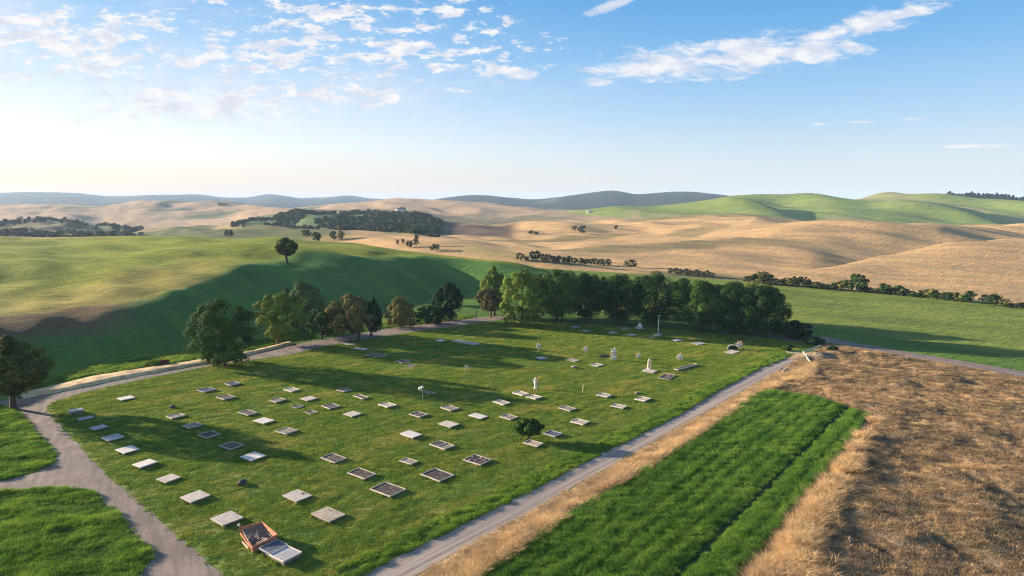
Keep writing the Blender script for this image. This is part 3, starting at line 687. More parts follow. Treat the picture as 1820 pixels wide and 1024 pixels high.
def small_bush(x, y, wpx, hpx, leafm, lab, name='bush', nl=2500, leaf=.13, seed=1, cat='bush', group=None, multi=True, shape='bush'):
    g = flat(x, y) if y > 600 else on_ground(x, y); mpp = g[1]/F
    t_ = make_tree(name, tuple(g), wpx*mpp, hpx*mpp, .02 if shape == 'bush' else hpx*mpp*.2, leafm, nl=nl, leaf=leaf, seed=seed, lobes=16, lobe_r=.36, shape=shape, multi=multi, trunk_r=.05)
    return tag(t_, lab, cat, group)
small_bush(939,783,58,42,'leaf_mid','lone leafy green shrub growing on the lawn among the grave slabs', 'shrub', 4200, .14, 3, 'shrub', shape='round')
small_bush(1446,611,42,12,'leaf_deep','low dark spreading bush where the lawn meets the far road', seed=4)
small_bush(1480,627,22,12,'leaf_deep','small dark bush on the dry mound beside the road end', seed=5, nl=1500)
small_bush(1400,624,24,12,'leaf_dark','small green bush on the lawn corner near the road end', seed=6, nl=1500)
small_bush(292,648,20,9,'leaf_red','low rust-red weed clump on the bank of the left road', 'weed_clump', 900, .12, 7, 'weeds')
small_bush(272,650,30,9,'leaf_lit','yellow-green weed clump beside the rust-red weeds on the bank', 'weed_clump', 900, .12, 8, 'weeds')

# distant trees: a few shared crowns, each tree its own object with crown and trunk
def proto_tree(kind, leafm, seed, shape):
    V, Fq, tone, cs = crown_mesh(1, 1, .08 if shape != 'cone' else .05, 1, 900, .11, seed, shape, 14, .36)
    mc = mesh_np('crown', V, Fq, M[leafm], attrs={'tone': ('FLOAT', tone)})
    mt = MB().tube([(0,0,-.05),(0,0,.3),(0,0,.7)], [.035,.028,.01], 6).build('trunk', M['bark'])
    col.objects.unlink(mc); col.objects.unlink(mt); return mc.data, mt.data
PR = {k: [proto_tree(k, lm, 200+j, sh) for j in range(3)] for k, lm, sh in (('far','leaf_far','bush'),('green','leaf_dark','bush'),('olive','leaf_olive','bush'),('conifer','needle_far','cone'))}
def far_tree(x, y, wpx, hpx, kind, lab, name='distant_tree', group=None, cat='tree', k=None, at=None):
    g = on_ground(x, y) if at is None else np.array(at); mpp = g[1]/F
    mc, mt = PR[kind][(k if k is not None else int(x)) % 3]
    e = empty(name, (g[0], g[1], g[2]-.02), (x*.37) % 6.28)
    for nm, me in (('crown', mc), ('trunk', mt)):
        o = bpy.data.objects.new(nm, me); col.objects.link(o); o.parent = e; o.scale = (wpx*mpp, wpx*mpp, hpx*mpp)
    return tag(e, lab, cat, group)
g = on_ground(510, 467); mpp = g[1]/F
t_ = make_tree('lone_tree', tuple(g), 41*mpp, 45*mpp, 12*mpp, 'leaf_rust', nl=6000, leaf=.34, shape='umbrella', seed=91, lobes=30, lobe_r=.28, trunk_r=.28)
tag(t_, 'single round dark tree standing alone on the brow of the green hill', 'tree')
far_tree(563,430,19,19,'green','small round tree on the hill crest left of the pair of bushy trees')
far_tree(592,428,16,18,'far','left one of two bushy trees touching on the crest of the green hill')
far_tree(606,428,18,19,'olive','right one of two bushy trees touching on the crest of the green hill')
far_tree(545,421,22,13,'far','dark low tree at the foot of the wooded hill')
far_tree(407,421,20,13,'far','dark low tree on the skyline of the green hill, near the wooded hill','distant_tree')
for j,(x,y,w,h,lab) in enumerate([(707,435,7,10,'tiny dark tree at the left end of the valley clump'),(716,433,8,9,'second tiny tree of the valley clump'),(728,441,14,14,'round dark tree in the middle of the valley clump'),(740,437,12,22,'tall pointed tree of the valley clump'),(773,446,22,13,'round dark tree standing alone right of the valley clump'),
    (944,417,12,8,'low bush pair in the tan field, left bush'),(953,418,11,7,'low bush pair in the tan field, right bush'),(1021,410,12,9,'left tree of the small clump in the tan hills'),(1033,416,16,15,'largest tree of the small clump in the tan hills'),(1038,407,10,6,'topmost little tree of the small clump in the tan hills'),(1095,408,9,8,'single small dark tree alone in the upper tan field'),(395,366,20,6,'dark tree on the skyline ridge at the left'),(716,376,11,9,'dark tree beside the far white farmhouse'),(1120,477,26,16,'rounded bush just right of the dark shelterbelt')]):
    far_tree(x,y,w,h,'far',lab)
xs = [925,936,946,955,964,974,984,993,1002,1011,1021,1031,1041,1051,1060,1070,1081]
for j, x in enumerate(xs):
    y = np.interp(x,[925,1081],[463,474]); far_tree(x, y, 15+3*(j%3==0), [14,8,19,20,15,16,13,14,13,15,12,13,12,13,14,14,15][j], 'far', 'dark tree in the shelterbelt at the far edge of the green field', group='shelterbelt beyond the green field')
for j, x in enumerate(range(1192, 1268, 9)):
    far_tree(x, np.interp(x,[1190,1265],[487,494]), 14, 11+2*(j%2), 'far', 'low dark shrub in the short hedge below the tan hill', 'hedge_shrub', 'short hedge below the tan hill', 'shrub')
hx = [(1330,13),(1341,12),(1356,18),(1364,16),(1378,10),(1392,13),(1404,18),(1415,14),(1427,15),(1440,9),(1452,11),(1463,9),(1474,11),(1486,10),(1498,14),(1508,19),(1536,11),(1548,9),(1561,13),(1572,14),(1584,11),(1596,16),(1606,14),(1618,11),(1632,11),(1645,12),(1657,15),(1667,12),(1682,15),(1694,18),(1708,15),(1722,16),(1757,16),(1768,18),(1780,13),(1792,9),(1815,14)]
for j, (x, h) in enumerate(hx):
    y = np.interp(x, LC[:,0], [0]*len(LC)) if False else np.interp(x,[1320,1600,1820],[501,525,549])
    kd = ['far','green','olive','green'][(j*7) % 4]
    far_tree(x, y, 22+(j*7)%15, h*(.85+.11*((j*5)%6)), kd, 'bush in the long uneven hedge along the far edge of the right green field', 'hedge_bush', 'hedge along the right green field', 'bush')
far_tree(1524,519,36,34,'green','tallest rounded tree rising out of the hedge at right','hedge_tree')
# conifer plantation on the right skyline
cr = random.Random(5)
for j in range(90):
    x = 1678 + j*1.75 + cr.uniform(-1,1); g = None
    a, b = ray(x, 356); Yd = 985 + cr.uniform(-25,25); z = gz(a*Yd, Yd)
    hp = np.interp(x,[1678,1720,1760,1830],[5,10,12,11])*cr.uniform(.75,1.1)*1.1
    far_tree(x, 356, 15, hp+2, 'conifer', 'dark conifer in the plantation on the right skyline', 'conifer_tree', 'conifers on the right skyline', at=(a*Yd, Yd, z), k=j)
# countless woodland on the far hill
def woodland(name, cond, n, label, size, seed):
    r = np.random.default_rng(seed); Xr = []; 
    while len(Xr) < n:
        a = r.uniform(-.86, .2, 4000); Y = r.uniform(380, 820, 4000); X = a*Y
        z, s, xp = terrain(X, Y); k = cond(s, xp, X, Y)
        Xr += list(zip(X[k], Y[k], z[k]))
    Xr = np.array(Xr[:n]); vs = []
    for j in range(4):
        me = PR[('far','green','far','olive')[j]][j%3][0]; o = bpy.data.objects.new('woodland_crown', me); vs.append(o)
    scatter(name, Xr[:,:2], r.uniform(size*.6, size*1.25, n), vs, label, zs=Xr[:,2]-.3, squash=r.uniform(.6,1.0,n))
    bpy.data.objects[name]['category'] = 'woodland'
woodland('woodland', lambda s, xp, X, Y: (s>6.9)&(s<8.02)&(xp>412)&(xp<785)&(fbm(X/34,Y/34,3)>-.14+.10*(xp<560)), 2600, 'dense woodland covering the dark hill in the middle distance', 3.8, 4)
woodland('scrub_woodland', lambda s, xp, X, Y: (s>5.2)&(s<8.0)&(xp<250)&(fbm(X/30,Y/60,2)>-.02), 600, 'broken scrub woodland in the valley at the left', 5, 5)

# far farmhouse
g = on_ground(713, 378)
fh = empty('farmhouse', tuple(g), .4); tag(fh, 'tiny white farmhouse beside a dark tree on the far tan hill', 'house')
MB().box((0,0,2),(12,7,4)).build('wall', M['white'], fh)
MB().add([(-6.4,-3.9,4),(6.4,-3.9,4),(6.4,3.9,4),(-6.4,3.9,4),(-6.4,0,6.4),(6.4,0,6.4)], [(0,1,5,4),(2,3,4,5),(1,2,5),(3,0,4)]).build('roof', M['roof'], fh)
for x in (-3.5, 3.5): MB().box((x,-3.53,2.2),(1.2,.06,1.3)).build('window', M['glass_dark'], fh)
MB().box((0,-3.53,1.1),(1.1,.06,2.1)).build('door', M['glass_dark'], fh)
g = on_ground(1047, 378)
fb = empty('farm_shed', tuple(g), .2); tag(fb, 'tiny white shed on the far green rise right of centre', 'shed')
MB().box((0,0,.8),(5,3,1.6)).build('wall', M['white'], fb)
MB().add([(-2.7,-1.7,1.6),(2.7,-1.7,1.6),(2.7,1.7,1.6),(-2.7,1.7,1.6),(-2.7,0,2.4),(2.7,0,2.4)], [(0,1,5,4),(2,3,4,5),(1,2,5),(3,0,4)]).build('roof', M['metal'], fb)

# ------------------------------------------------------------------ grave slabs
CR = {'A':(0,680,2.976),'B':(280,640,4.656),'C':(340,820,5.02),'D':(600,640,3.939),'E':(860,660,4.656),'F':(740,460,3.939),'G':(1100,480,3.939),'I':(300,480,3.939)}
def cpx(c, p): ox, oy, s = CR[c]; return (ox+p[0]/s, oy+p[1]/s)
GG = 'grave slabs laid out on the lawn'
def slab(c, Lp, Tp, Rp, Bp, style, label, th=.17, cat='grave slab', marks=None):
    pl, pt, pr, pb = [flat(*cpx(c, q), th)[:2] for q in (Lp, Tp, Rp, Bp)]
    ctr = (pl+pt+pr+pb)/4
    v = ((pr-pt)+(pb-pl))/2; u = ((pt-pl)+(pr-pb))/2
    wv = np.linalg.norm(v); ang = math.atan2(v[1], v[0])
    perp = np.array([-v[1], v[0]])/wv; wu = abs(u.dot(perp))
    # skew of the photo measurement shared between both axes
    wu = max(wu, .55); wv = max(wv, .55)
    rnd = random.Random(int(Lp[0]*7+Lp[1]))
    root = empty('grave_slab', (ctr[0], ctr[1], 0), ang); tag(root, label, cat, GG)
    SLAB_RECTS.append((ctr[0], ctr[1], wv/2, wu/2, ang))
    root.rotation_euler[0] = rnd.uniform(-.02,.02); root.rotation_euler[1] = rnd.uniform(-.02,.02)
    fr, pn, kind = STYLES[style]
    MB().box((0,0,(th-.07)/2-.03),(wv-.16, wu-.16, th-.07+.06)).build('plinth', M['plinth'], root)
    if kind == 'plain':
        mb = MB().box((0,0,th-.035),(wv, wu, .075), bev=.012); mb.build('slab_top', M[pn], root)
        if marks: MB().box((marks[0]*wv, marks[1]*wu, th+.006),(marks[2], marks[3], .012)).build('plaque', M['panel_dark'], root)
    else:
        k = .055
        MB().box((0,0,th-.045),(wv-2*k+.01, wu-2*k+.01, .05)).build('panel', M[pn], root)
        mb = MB(); z = th-.025; hh = .10
        for (cx, cy, lx, ly) in ((0,wu/2-k/2,wv,k),(0,-wu/2+k/2,wv,k),(wv/2-k/2,0,k,wu-2*k),(-wv/2+k/2,0,k,wu-2*k)):
            if kind == 'broken' and rnd.random() < .35: lx *= .6 if lx > k else 1; ly *= .6 if ly > k else 1
            mb.box((cx,cy,z),(lx,ly,hh), bev=.008)
        mb.build('kerb_frame', M[fr], root)
        if kind == 'split':
            MB().box((0.0,0,th+.004),(k,wu-2*k-.004,.05)).build('divider', M[fr], root)
            MB().box((-wv/4,0,th-.012),(wv/2-2*k, wu-2*k-.01,.02)).build('infill', M['panel_dark'], root)
        if kind == 'rubble':
            mb = MB()
            for q in range(7): mb.blob((rnd.uniform(-.35,.35)*wv, rnd.uniform(-.35,.35)*wu, th), rnd.uniform(.05,.12), q+3, squash=.6)
            mb.build('stones', M['rubble'], root)
    return root
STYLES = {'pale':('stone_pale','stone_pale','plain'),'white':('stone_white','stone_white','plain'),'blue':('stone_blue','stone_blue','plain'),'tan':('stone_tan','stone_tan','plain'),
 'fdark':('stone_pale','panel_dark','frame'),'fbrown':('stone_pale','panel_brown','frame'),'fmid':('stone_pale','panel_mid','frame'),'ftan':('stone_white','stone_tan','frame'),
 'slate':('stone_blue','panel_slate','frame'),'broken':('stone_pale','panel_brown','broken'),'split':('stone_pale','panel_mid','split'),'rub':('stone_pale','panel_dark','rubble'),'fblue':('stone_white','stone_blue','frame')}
S = slab
S('A',(358,146),(430,131),(443,143),(370,158),'blue','thick blue-grey slab at the far end of the leftmost column, by the junction',.38)
S('A',(405,190),(484,175),(502,183),(418,199),'blue','second slab from the far end of the leftmost column, thin and blue-grey')
S('A',(465,237),(550,222),(573,234),(495,250),'blue','third slab from the far end of the leftmost column, shaded blue-grey')
S('A',(533,291),(620,271),(656,285),(572,309),'fblue','fourth slab from the far end of the leftmost column, pale rim around blue-grey top')
S('A',(609,354),(695,331),(742,350),(652,374),'white','fifth slab of the leftmost column, pale lilac-grey, at the tree shadow edge')
S('A',(695,430),(795,403),(836,420),(740,448),'white','sixth slab of the leftmost column, bright cream top on dark plinth',.26)
S('A',(820,508),(912,482),(965,500),(870,527),'pale','seventh slab of the leftmost column, plain cream rectangle')
S('A',(948,602),(1060,569),(1120,597),(1003,631),'pale','eighth slab of the leftmost column, large plain cream slab left of the black stone',.24)
S('A',(1110,718),(1222,677),(1293,712),(1175,754),'pale','nearest slab of the leftmost column, large cream slab just above the red ruin',.24)
S('A',(615,83),(690,66),(715,78),(645,93),'white','small white slab alone near the left road, above the leftmost column')
S('B',(328,248),(415,224),(487,240),(385,266),'slate','slate-dark slab with thin rim, left one of the farthest pair below the bushy tree')
S('B',(545,188),(640,178),(690,192),(600,212),'slate','slate-dark slab with thin rim, right one of the farthest pair below the bushy tree')
S('B',(498,306),(570,281),(648,300),(548,330),'fbrown','brown-topped slab just below the pair of slate-dark slabs')
S('B',(70,465),(180,437),(237,457),(112,484),'fmid','grey-brown slab next to the small dark stone at the left')
S('B',(203,543),(320,513),(378,533),(258,565),'fmid','light brown slab, second of the column starting beside the small dark stone')
S('B',(337,616),(440,586),(524,606),(405,648),'fdark','dark framed slab, third of the column starting beside the small dark stone')
S('B',(510,706),(617,673),(720,700),(600,741),'fbrown','dark brown framed slab, fourth of its column, just above a plain cream slab')
S('B',(677,795),(808,757),(902,790),(772,832),'white','plain cream slab at the near end of its column, below a dark brown framed slab')
S('B',(665,430),(740,408),(828,433),(750,459),'fbrown','brown slab with white rim up-left of a cream slab, left middle of the lawn')
S('B',(790,500),(880,473),(968,493),(880,528),'white','cream slab with a weathered centre, between two brown framed slabs of a short diagonal')
S('B',(970,587),(1072,555),(1167,582),(1057,611),'fmid','mid-brown framed slab at the near end of a short diagonal of three')
S('B',(920,330),(1010,312),(1068,325),(975,350),'fmid','thin grey-brown slab left of a cream slab in the upper left of the lawn')
S('B',(1037,240),(1115,226),(1178,240),(1110,264),'ftan','pale pinkish slab near the edge of the long tree shadow, left of two others')
S('B',(1178,318),(1262,294),(1325,312),(1240,337),'pale','cream slab above the brown framed slab beside the two broken kerbs')
S('B',(1088,380),(1150,372),(1228,380),(1140,398),'broken','thin broken kerb lying almost flat, upper of two', .1)
S('B',(1190,424),(1290,417),(1328,432),(1262,445),'broken','thin broken kerb with bluish stones, lower of two', .1)
S('B',(1350,378),(1450,355),(1503,378),(1430,404),'fbrown','brown slab with bright white frame right of the two broken kerbs')
S('B',(1478,247),(1545,230),(1610,243),(1540,262),'broken','small tan slab with a crumbled corner below the long tree shadow',.15)
S('B',(1533,445),(1620,419),(1690,440),(1610,468),'pale','cream slab right of the brown slab with bright white frame')
S('D',(107,245),(150,240),(230,262),(165,270),'broken','low thin brown slab with dark shadow, right of the crumbled-corner slab',.15)
S('B',(1343,806),(1452,770),(1570,814),(1460,845),'fbrown','brown framed slab in the middle of the lawn with grass at its near corner')
S('D',(282,308),(350,293),(413,313),(348,334),'ftan','pinkish-tan slab with pale frame, left of the stake with a white lump')
S('D',(497,378),(563,358),(638,380),(572,399),'fbrown','grey-brown framed slab above the brightest white slab of mid lawn')
S('D',(722,332),(775,313),(848,335),(795,355),'fmid','mid-brown framed slab below the long shadow, right of the stake with white lump')
S('D',(1088,290),(1135,276),(1210,298),(1158,313),'ftan','pale slab with thin rim below left of the touching pair of slabs')
S('D',(915,385),(965,370),(1055,390),(1000,411),'white','bright white slab left of the tan slab near the shrub')
S('D',(1132,395),(1185,376),(1262,398),(1212,416),'fmid','tan framed slab directly up-left of the green shrub')
S('D',(703,443),(765,421),(858,448),(788,471),'pale','plain pale slab in the centre of the lawn, between the two white slabs')
S('D',(437,513),(500,491),(588,517),(528,545),'white','bright white thick slab in the left centre, nothing but grass below it',.26)
S('D',(640,588),(718,561),(820,600),(750,625),'split','slab split into a dark half and a brown half in the middle of the lawn')
S('D',(432,703),(480,682),(568,708),(512,730),'fmid','small grey slab above and between the large dark framed slabs')
S('D',(877,695),(960,661),(1082,695),(1000,735),'rub','dark framed slab strewn with pale stones, rightmost of the large near ones')
S('D',(60,783),(160,757),(274,798),(185,831),'fdark','dark framed slab, left upper one of the three large dark ones near the front')
S('D',(581,799),(685,758),(816,802),(712,849),'fdark','large dark framed slab, right upper one of the three large dark ones near the front')
S('D',(228,898),(335,854),(484,904),(363,957),'fdark','largest and nearest dark framed slab, lowest of the three dark ones')
S('D',(600,218),(625,213),(688,232),(655,241),'broken','low dark kerb right behind the stake with a white lump',.14)
S('E',(328,588),(375,570),(500,590),(435,624),'ftan','pinkish slab at the foot of the lone shrub')
S('E',(240,178),(290,159),(370,183),(320,202),'ftan','left slab of the touching pair below the white figure')
S('E',(345,208),(405,190),(480,210),(430,231),'ftan','right slab of the touching pair below the white figure')
S('E',(620,302),(665,282),(765,305),(712,329),'fmid','light brown slab halfway between the touching pair and the right road')
S('E',(932,195),(968,177),(1063,192),(1020,216),'ftan','pale slab right of the thin curved stake')
S('E',(1048,285),(1083,268),(1190,287),(1145,305),'ftan','mottled pale slab close to the right road, below the slab beside the small brown stone')
S('E',(1245,227),(1300,207),(1380,224),(1335,248),'ftan','pale slab beside a small brown stone, rightmost slab near the right road')
S('E',(718,413),(762,391),(875,413),(820,443),'ftan','cream-rimmed slab up-right of the blue-dark slab')
S('E',(490,513),(555,485),(650,515),(590,541),'slate','blue-dark framed slab immediately right of the lone shrub')
S('C',(805,300),(957,250),(1088,302),(930,357),'pale','cream slab with a dark stain near its far corner, right of the black stone',.22, marks=(.05,.3,.32,.2))
S('C',(1057,463),(1222,402),(1383,470),(1228,536),'tan','nearest big yellowish-tan slab with a small dark plaque',.22, marks=(-.15,.28,.3,.07))
S('C',(600,775),(775,693),(870,752),(690,815),'slate','dark charcoal slab joined to the red ruin and a grey slab',.34)
S('C',(684,822),(872,758),(1003,815),(808,893),'fblue','grey slab with white rim at the very front, below the dark charcoal slab',.34)
# upper lawn, in the tree shadows
S('F',(832,692),(870,682),(922,692),(880,706),'blue','pale blue-grey slab under the leftmost flower stake of the upper lawn',.12)
S('F',(1040,708),(1080,697),(1148,707),(1110,721),'tan','flat brownish slab below the blossom bunch, left of the pale rounded slab',.12)
S('F',(1213,742),(1250,730),(1310,740),(1268,755),'ftan','flat pale slab with rounded look, below the black sheet',.12)
S('F',(250,577),(272,560),(388,580),(362,598),'panelbrown' if False else 'tan','long brown slab in the upper left shade joined to a short pale one',.10)
S('F',(367,598),(385,581),(438,590),(410,605),'blue','short pale slab joined to the right end of the long brown slab',.12)
S('F',(143,572),(165,562),(198,570),(172,580),'white','small peaked white slab at the left of the upper lawn',.2)
S('F',(1565,785),(1610,770),(1697,782),(1650,797),'pale','pale slab carrying the twin-columned white figure',.14)
S('G',(265,750),(330,730),(410,735),(335,766),'rub','stone-strewn framed slab in front of the slab carrying the white figure',.12)
S('G',(405,695),(505,652),(535,658),(432,702),'broken','narrow dark-edged kerb right of the slab carrying the white figure',.2)
S('G',(505,512),(560,502),(608,513),(555,525),'blue','blue-grey slab alone in the shade left of the dark heap',.12)
S('G',(728,575),(790,558),(850,570),(795,584),'pale','slab carrying a dark heap near the back right corner of the lawn',.12)
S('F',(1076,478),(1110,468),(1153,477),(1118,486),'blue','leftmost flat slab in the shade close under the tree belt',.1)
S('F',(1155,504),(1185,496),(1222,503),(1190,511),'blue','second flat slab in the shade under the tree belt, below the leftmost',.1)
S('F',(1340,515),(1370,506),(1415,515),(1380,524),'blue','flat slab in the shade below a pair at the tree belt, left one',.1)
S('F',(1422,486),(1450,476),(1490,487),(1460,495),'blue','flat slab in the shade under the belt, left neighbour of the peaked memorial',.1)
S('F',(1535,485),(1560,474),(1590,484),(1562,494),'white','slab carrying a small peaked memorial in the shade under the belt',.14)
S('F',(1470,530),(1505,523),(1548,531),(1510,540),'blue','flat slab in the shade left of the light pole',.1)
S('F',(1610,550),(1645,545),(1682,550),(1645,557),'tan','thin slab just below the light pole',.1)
S('G',(372,489),(405,479),(442,488),(410,497),'white','small white slab with rounded top right of the light pole',.14)
S('I',(1205,515),(1245,507),(1320,515),(1275,527),'pale','pale flat slab beside the road near the olive-brown tree',.1)
S('I',(1290,548),(1320,542),(1405,551),(1370,562),'pale','thin flat slab, second from the olive-brown tree trunk',.1)
S('I',(1370,594),(1420,582),(1528,593),(1480,610),'broken','orange-brown broken slab on the sunny strip beside the road',.1)
S('I',(1585,638),(1630,627),(1697,640),(1640,655),'broken','pale broken slab at the tip of the sunny strip',.1)
S('I',(1648,668),(1690,662),(1745,668),(1700,677),'slate','small dark plate lying just below the pale broken slab',.08)

# ------------------------------------------------------------------ red ruin
def P3(px, z): return flat(*cpx('C', px), z)
rl, rt, rr2, rb = [P3(q, .1) for q in ((440,690),(600,600),(735,700),(560,790))]
ctr = (rl+rt+rr2+rb)/4; root = empty('ruined_tomb', (ctr[0], ctr[1], 0)); tag(root, 'collapsed rust-red tomb full of broken slats and stones beside the front slabs', 'tomb')
SLAB_RECTS.append((ctr[0], ctr[1], .9, .9, .5))
def loc3(px, z): q = P3(px, z); return Vector((q[0]-ctr[0], q[1]-ctr[1], z))
a = loc3((445,592), .62); b = loc3((632,541), .75); c_ = loc3((768,655), .6); d_ = loc3((545,770), .30)
a0 = Vector((a.x+.05,a.y-.02,0)); b0 = Vector((b.x,b.y,0)); c0 = Vector((c_.x-.02,c_.y,0)); d0 = Vector((d_.x,d_.y,0))
def quadbox(name, q, th, mat, par):
    n = (q[1]-q[0]).cross(q[3]-q[0]).normalized()*th
    MB().add([*q, *[p_+n for p_ in q]], [(3,2,1,0),(4,5,6,7),(0,1,5,4),(1,2,6,5),(2,3,7,6),(3,0,4,7)]).build(name, mat, par)
quadbox('back_wall', [a0, b0, b, a], .05, M['rust'], root)
quadbox('side_wall', [b0, c0, c_, b], .05, M['rust'], root)
quadbox('front_wall', [c0, d0, d_, c_], .05, M['rust'], root)
quadbox('side_wall', [d0, a0, a*.55+a0*.45, d_], .05, M['rust'], root)
for q, k in (((a,b),0),((b,c_),1),((c_,d_),2)):
    MB().tube([q[0], q[1]], .045, 6).build('rail', M['rust'], root)
mb = MB()
for k in range(15):
    tt = (k+.5)/15; p0 = a*(1-tt)+b*tt; p1 = d_*(1-tt)+c_*tt
    p0 = p0 + Vector((0,0,-.10)); p1 = p1 + Vector((0,0,-.10-.12*math.sin(tt*9)))
    mid = (p0+p1)/2 + Vector((0,0,-.22*math.sin(tt*3.1))); mb.tube([p0, mid, p1], .028, 5)
mb.build('slats', M['rubble'], root)
MB().tube([a+Vector((-.12,.05,.12)), a0*.5+a*.5+Vector((-.06,-.05,0)), (a0+d0)/2+Vector((-.05,-.06,.25)), d0+Vector((0,0,.22))], [.05,.05,.045,.06], 6).build('bent_post', M['rust'], root)
MB().blob(a+Vector((-.14,.06,.14)), .08, 4).build('post_cap', M['white'], root)
mb = MB()
for k in range(16): mb.blob((random.uniform(-.45,.35), random.uniform(-.45,.35), .22), random.uniform(.06,.15), k, rough=.4, squash=.7)
mb.build('stones', M['rubble'], root)
for k, (x, y, an) in enumerate([(-.2,-.35,.5),(.1,-.2,-.5),(.0,.05,.9)]):
    MB().box((x,y,.36),(.26,.05,.42), Matrix.Rotation(an,3,'Z')@Matrix.Rotation(.5,3,'Y')).build('broken_slab', M['rubble'], root)
MB().box(tuple(loc3((480,745),.06)),(.95,.07,.10), Matrix.Rotation(R(-48),3,'Z')).build('fallen_beam', M['wood_pale'], root)

# ------------------------------------------------------------------ stones, stakes, flowers
def rock(x, y, wpx, mat, lab, seed, cat='stone'):
    g = flat(x, y); s = wpx*g[1]/F/2; o = MB().blob((0,0,s*.4), s, seed, 11, 8, .28, .62).build('stone', M[mat]); o.location = tuple(g); return tag(o, lab, cat)
rock(430,861,17,'rock','black lumpy stone on the grass left of the cream stained slab',1)
rock(306,725,10,'rock','small dark round stone above the grey-brown slab at the left',2)
rock(1132,700,8,'rubble','small brown stone beside the rightmost pale slab',3)
rock(1020,654,9,'rubble','small pale stone in the sunny strip below the blossom bunch',4)
g = flat(1302,622); heap = empty('memorial_heap', tuple(g)+() if False else (g[0],g[1],.12)); tag(heap, 'dark heap with white edging lying on the back right slab', 'memorial')
mb = MB()
for k in range(6): mb.blob(((k-2.5)*.22, random.uniform(-.1,.1), .18), .22, k, rough=.3)
mb.build('heap', M['black'], heap)
MB().tube([(-.7,-.15,.1),(-.5,0,.5),(0,.05,.62),(.5,0,.5),(.75,-.1,.1)], .06, 6).build('edging', M['white'], heap)
def flower(x, y, hpx, lab, petal='white', n=6, R0=None, stake=True, flat_top=False, second=False, r_px=6):
    g = flat(x, y); mpp = g[1]/F; h = hpx*mpp; e = empty('memorial_flower', tuple(g)); tag(e, lab, 'memorial flower', 'flower memorials on stakes')
    r0 = r_px*mpp
    MB().tube([(0,0,-.05),(.01,0,h*.5),(0,0,h-r0*.6)], .035, 6).build('stake', M['wood_pale'], e)
    def head(zc, rr):
        mb = MB()
        for k in range(n):
            a_ = 2*math.pi*k/n+.3; dx, dz = math.cos(a_), math.sin(a_); q = rr*(.8+.35*random.random())
            tx, tz = -dz, dx; w = rr*.30
            V = [(0,0,zc),(dx*q*.55+tx*w,-.06,zc+dz*q*.55+tz*w),(dx*q,-.02,zc+dz*q),(dx*q*.55-tx*w,-.06,zc+dz*q*.55-tz*w),
                 (0,.07,zc),(dx*q*.55+tx*w,.05,zc+dz*q*.55+tz*w),(dx*q,.04,zc+dz*q),(dx*q*.55-tx*w,.05,zc+dz*q*.55-tz*w)]
            mb.add(V, [(0,1,2,3),(7,6,5,4),(0,4,5,1),(1,5,6,2),(2,6,7,3),(3,7,4,0)])
            MB().blob((dx*q*.97,0,zc+dz*q*.97), rr*.16, k).build('petal_tip', M['orange'], e)
        mb.build('petals', M[petal], e)
        MB().blob((0,0,zc), rr*.38, 3, rough=.15).build('flower_head', M['white'], e, True)
    head(h-r0*.9, r0)
    if second: head(h-r0*2.4, r0*1.05)
    return e
flower(957,626,18,'leftmost white flower stake of the upper lawn, on a bare stem',n=5,r_px=6)
flower(1041,627,12,'low pinkish blossom bunch between two flower stakes','pinkish',6,r_px=6)
flower(1091,640,22,'tallest white flower stake with two heads, beside the black sheet',n=6,second=True,r_px=7)
flower(1135,637,11,'small white flower right of the tallest flower stake',n=5,r_px=6)
flower(1208,641,13,'wide white star flower with orange tips near the narrow kerb',n=6,r_px=7)
flower(1315,620,14,'brownish withered flower behind the dark heap at the back right','pinkish',7,r_px=7)
def stake(x, y, hpx, lab, top='lump', curve=0):
    g = flat(x, y); mpp = g[1]/F; h = hpx*mpp; e = empty('grave_stake', tuple(g)); tag(e, lab, 'stake')
    MB().tube([(0,0,-.05),(0,0,h*.6),(curve*.6,0,h*.92),(curve,0,h)], [.04,.04,.035,.03], 6).build('pole', M['wood_pale'], e)
    if top == 'lump': MB().blob((-.22,0,h*.82), .17, 5, rough=.3).blob((0,0,h*.95), .14, 6).build('white_lump', M['white'], e, True)
    if top == 'flag': MB().add([(0.03,-.02,h),(.42,-.02,h*.86),(.03,-.02,h*.68),(0.03,.02,h),(.42,.02,h*.86),(.03,.02,h*.68)], [(0,1,2),(5,4,3),(0,3,4,1),(1,4,5,2),(2,5,3,0)]).build('pennant', M['white'], e)
    return e
stake(751,710,24,'slim stake with a white lump at its top beside the low dark kerb','lump')
stake(827,665,17,'thin white stake with a small pointed pennant in the sunny strip','flag')
stake(1036,699,16,'bare thin stake with bent tip left of a pale slab','none',.14)
stake(214,656,9,'short wooden post standing at the edge of the left hill','none')
stake(1423,601,11,'short white post in front of the small dark bush at the belt end','none')
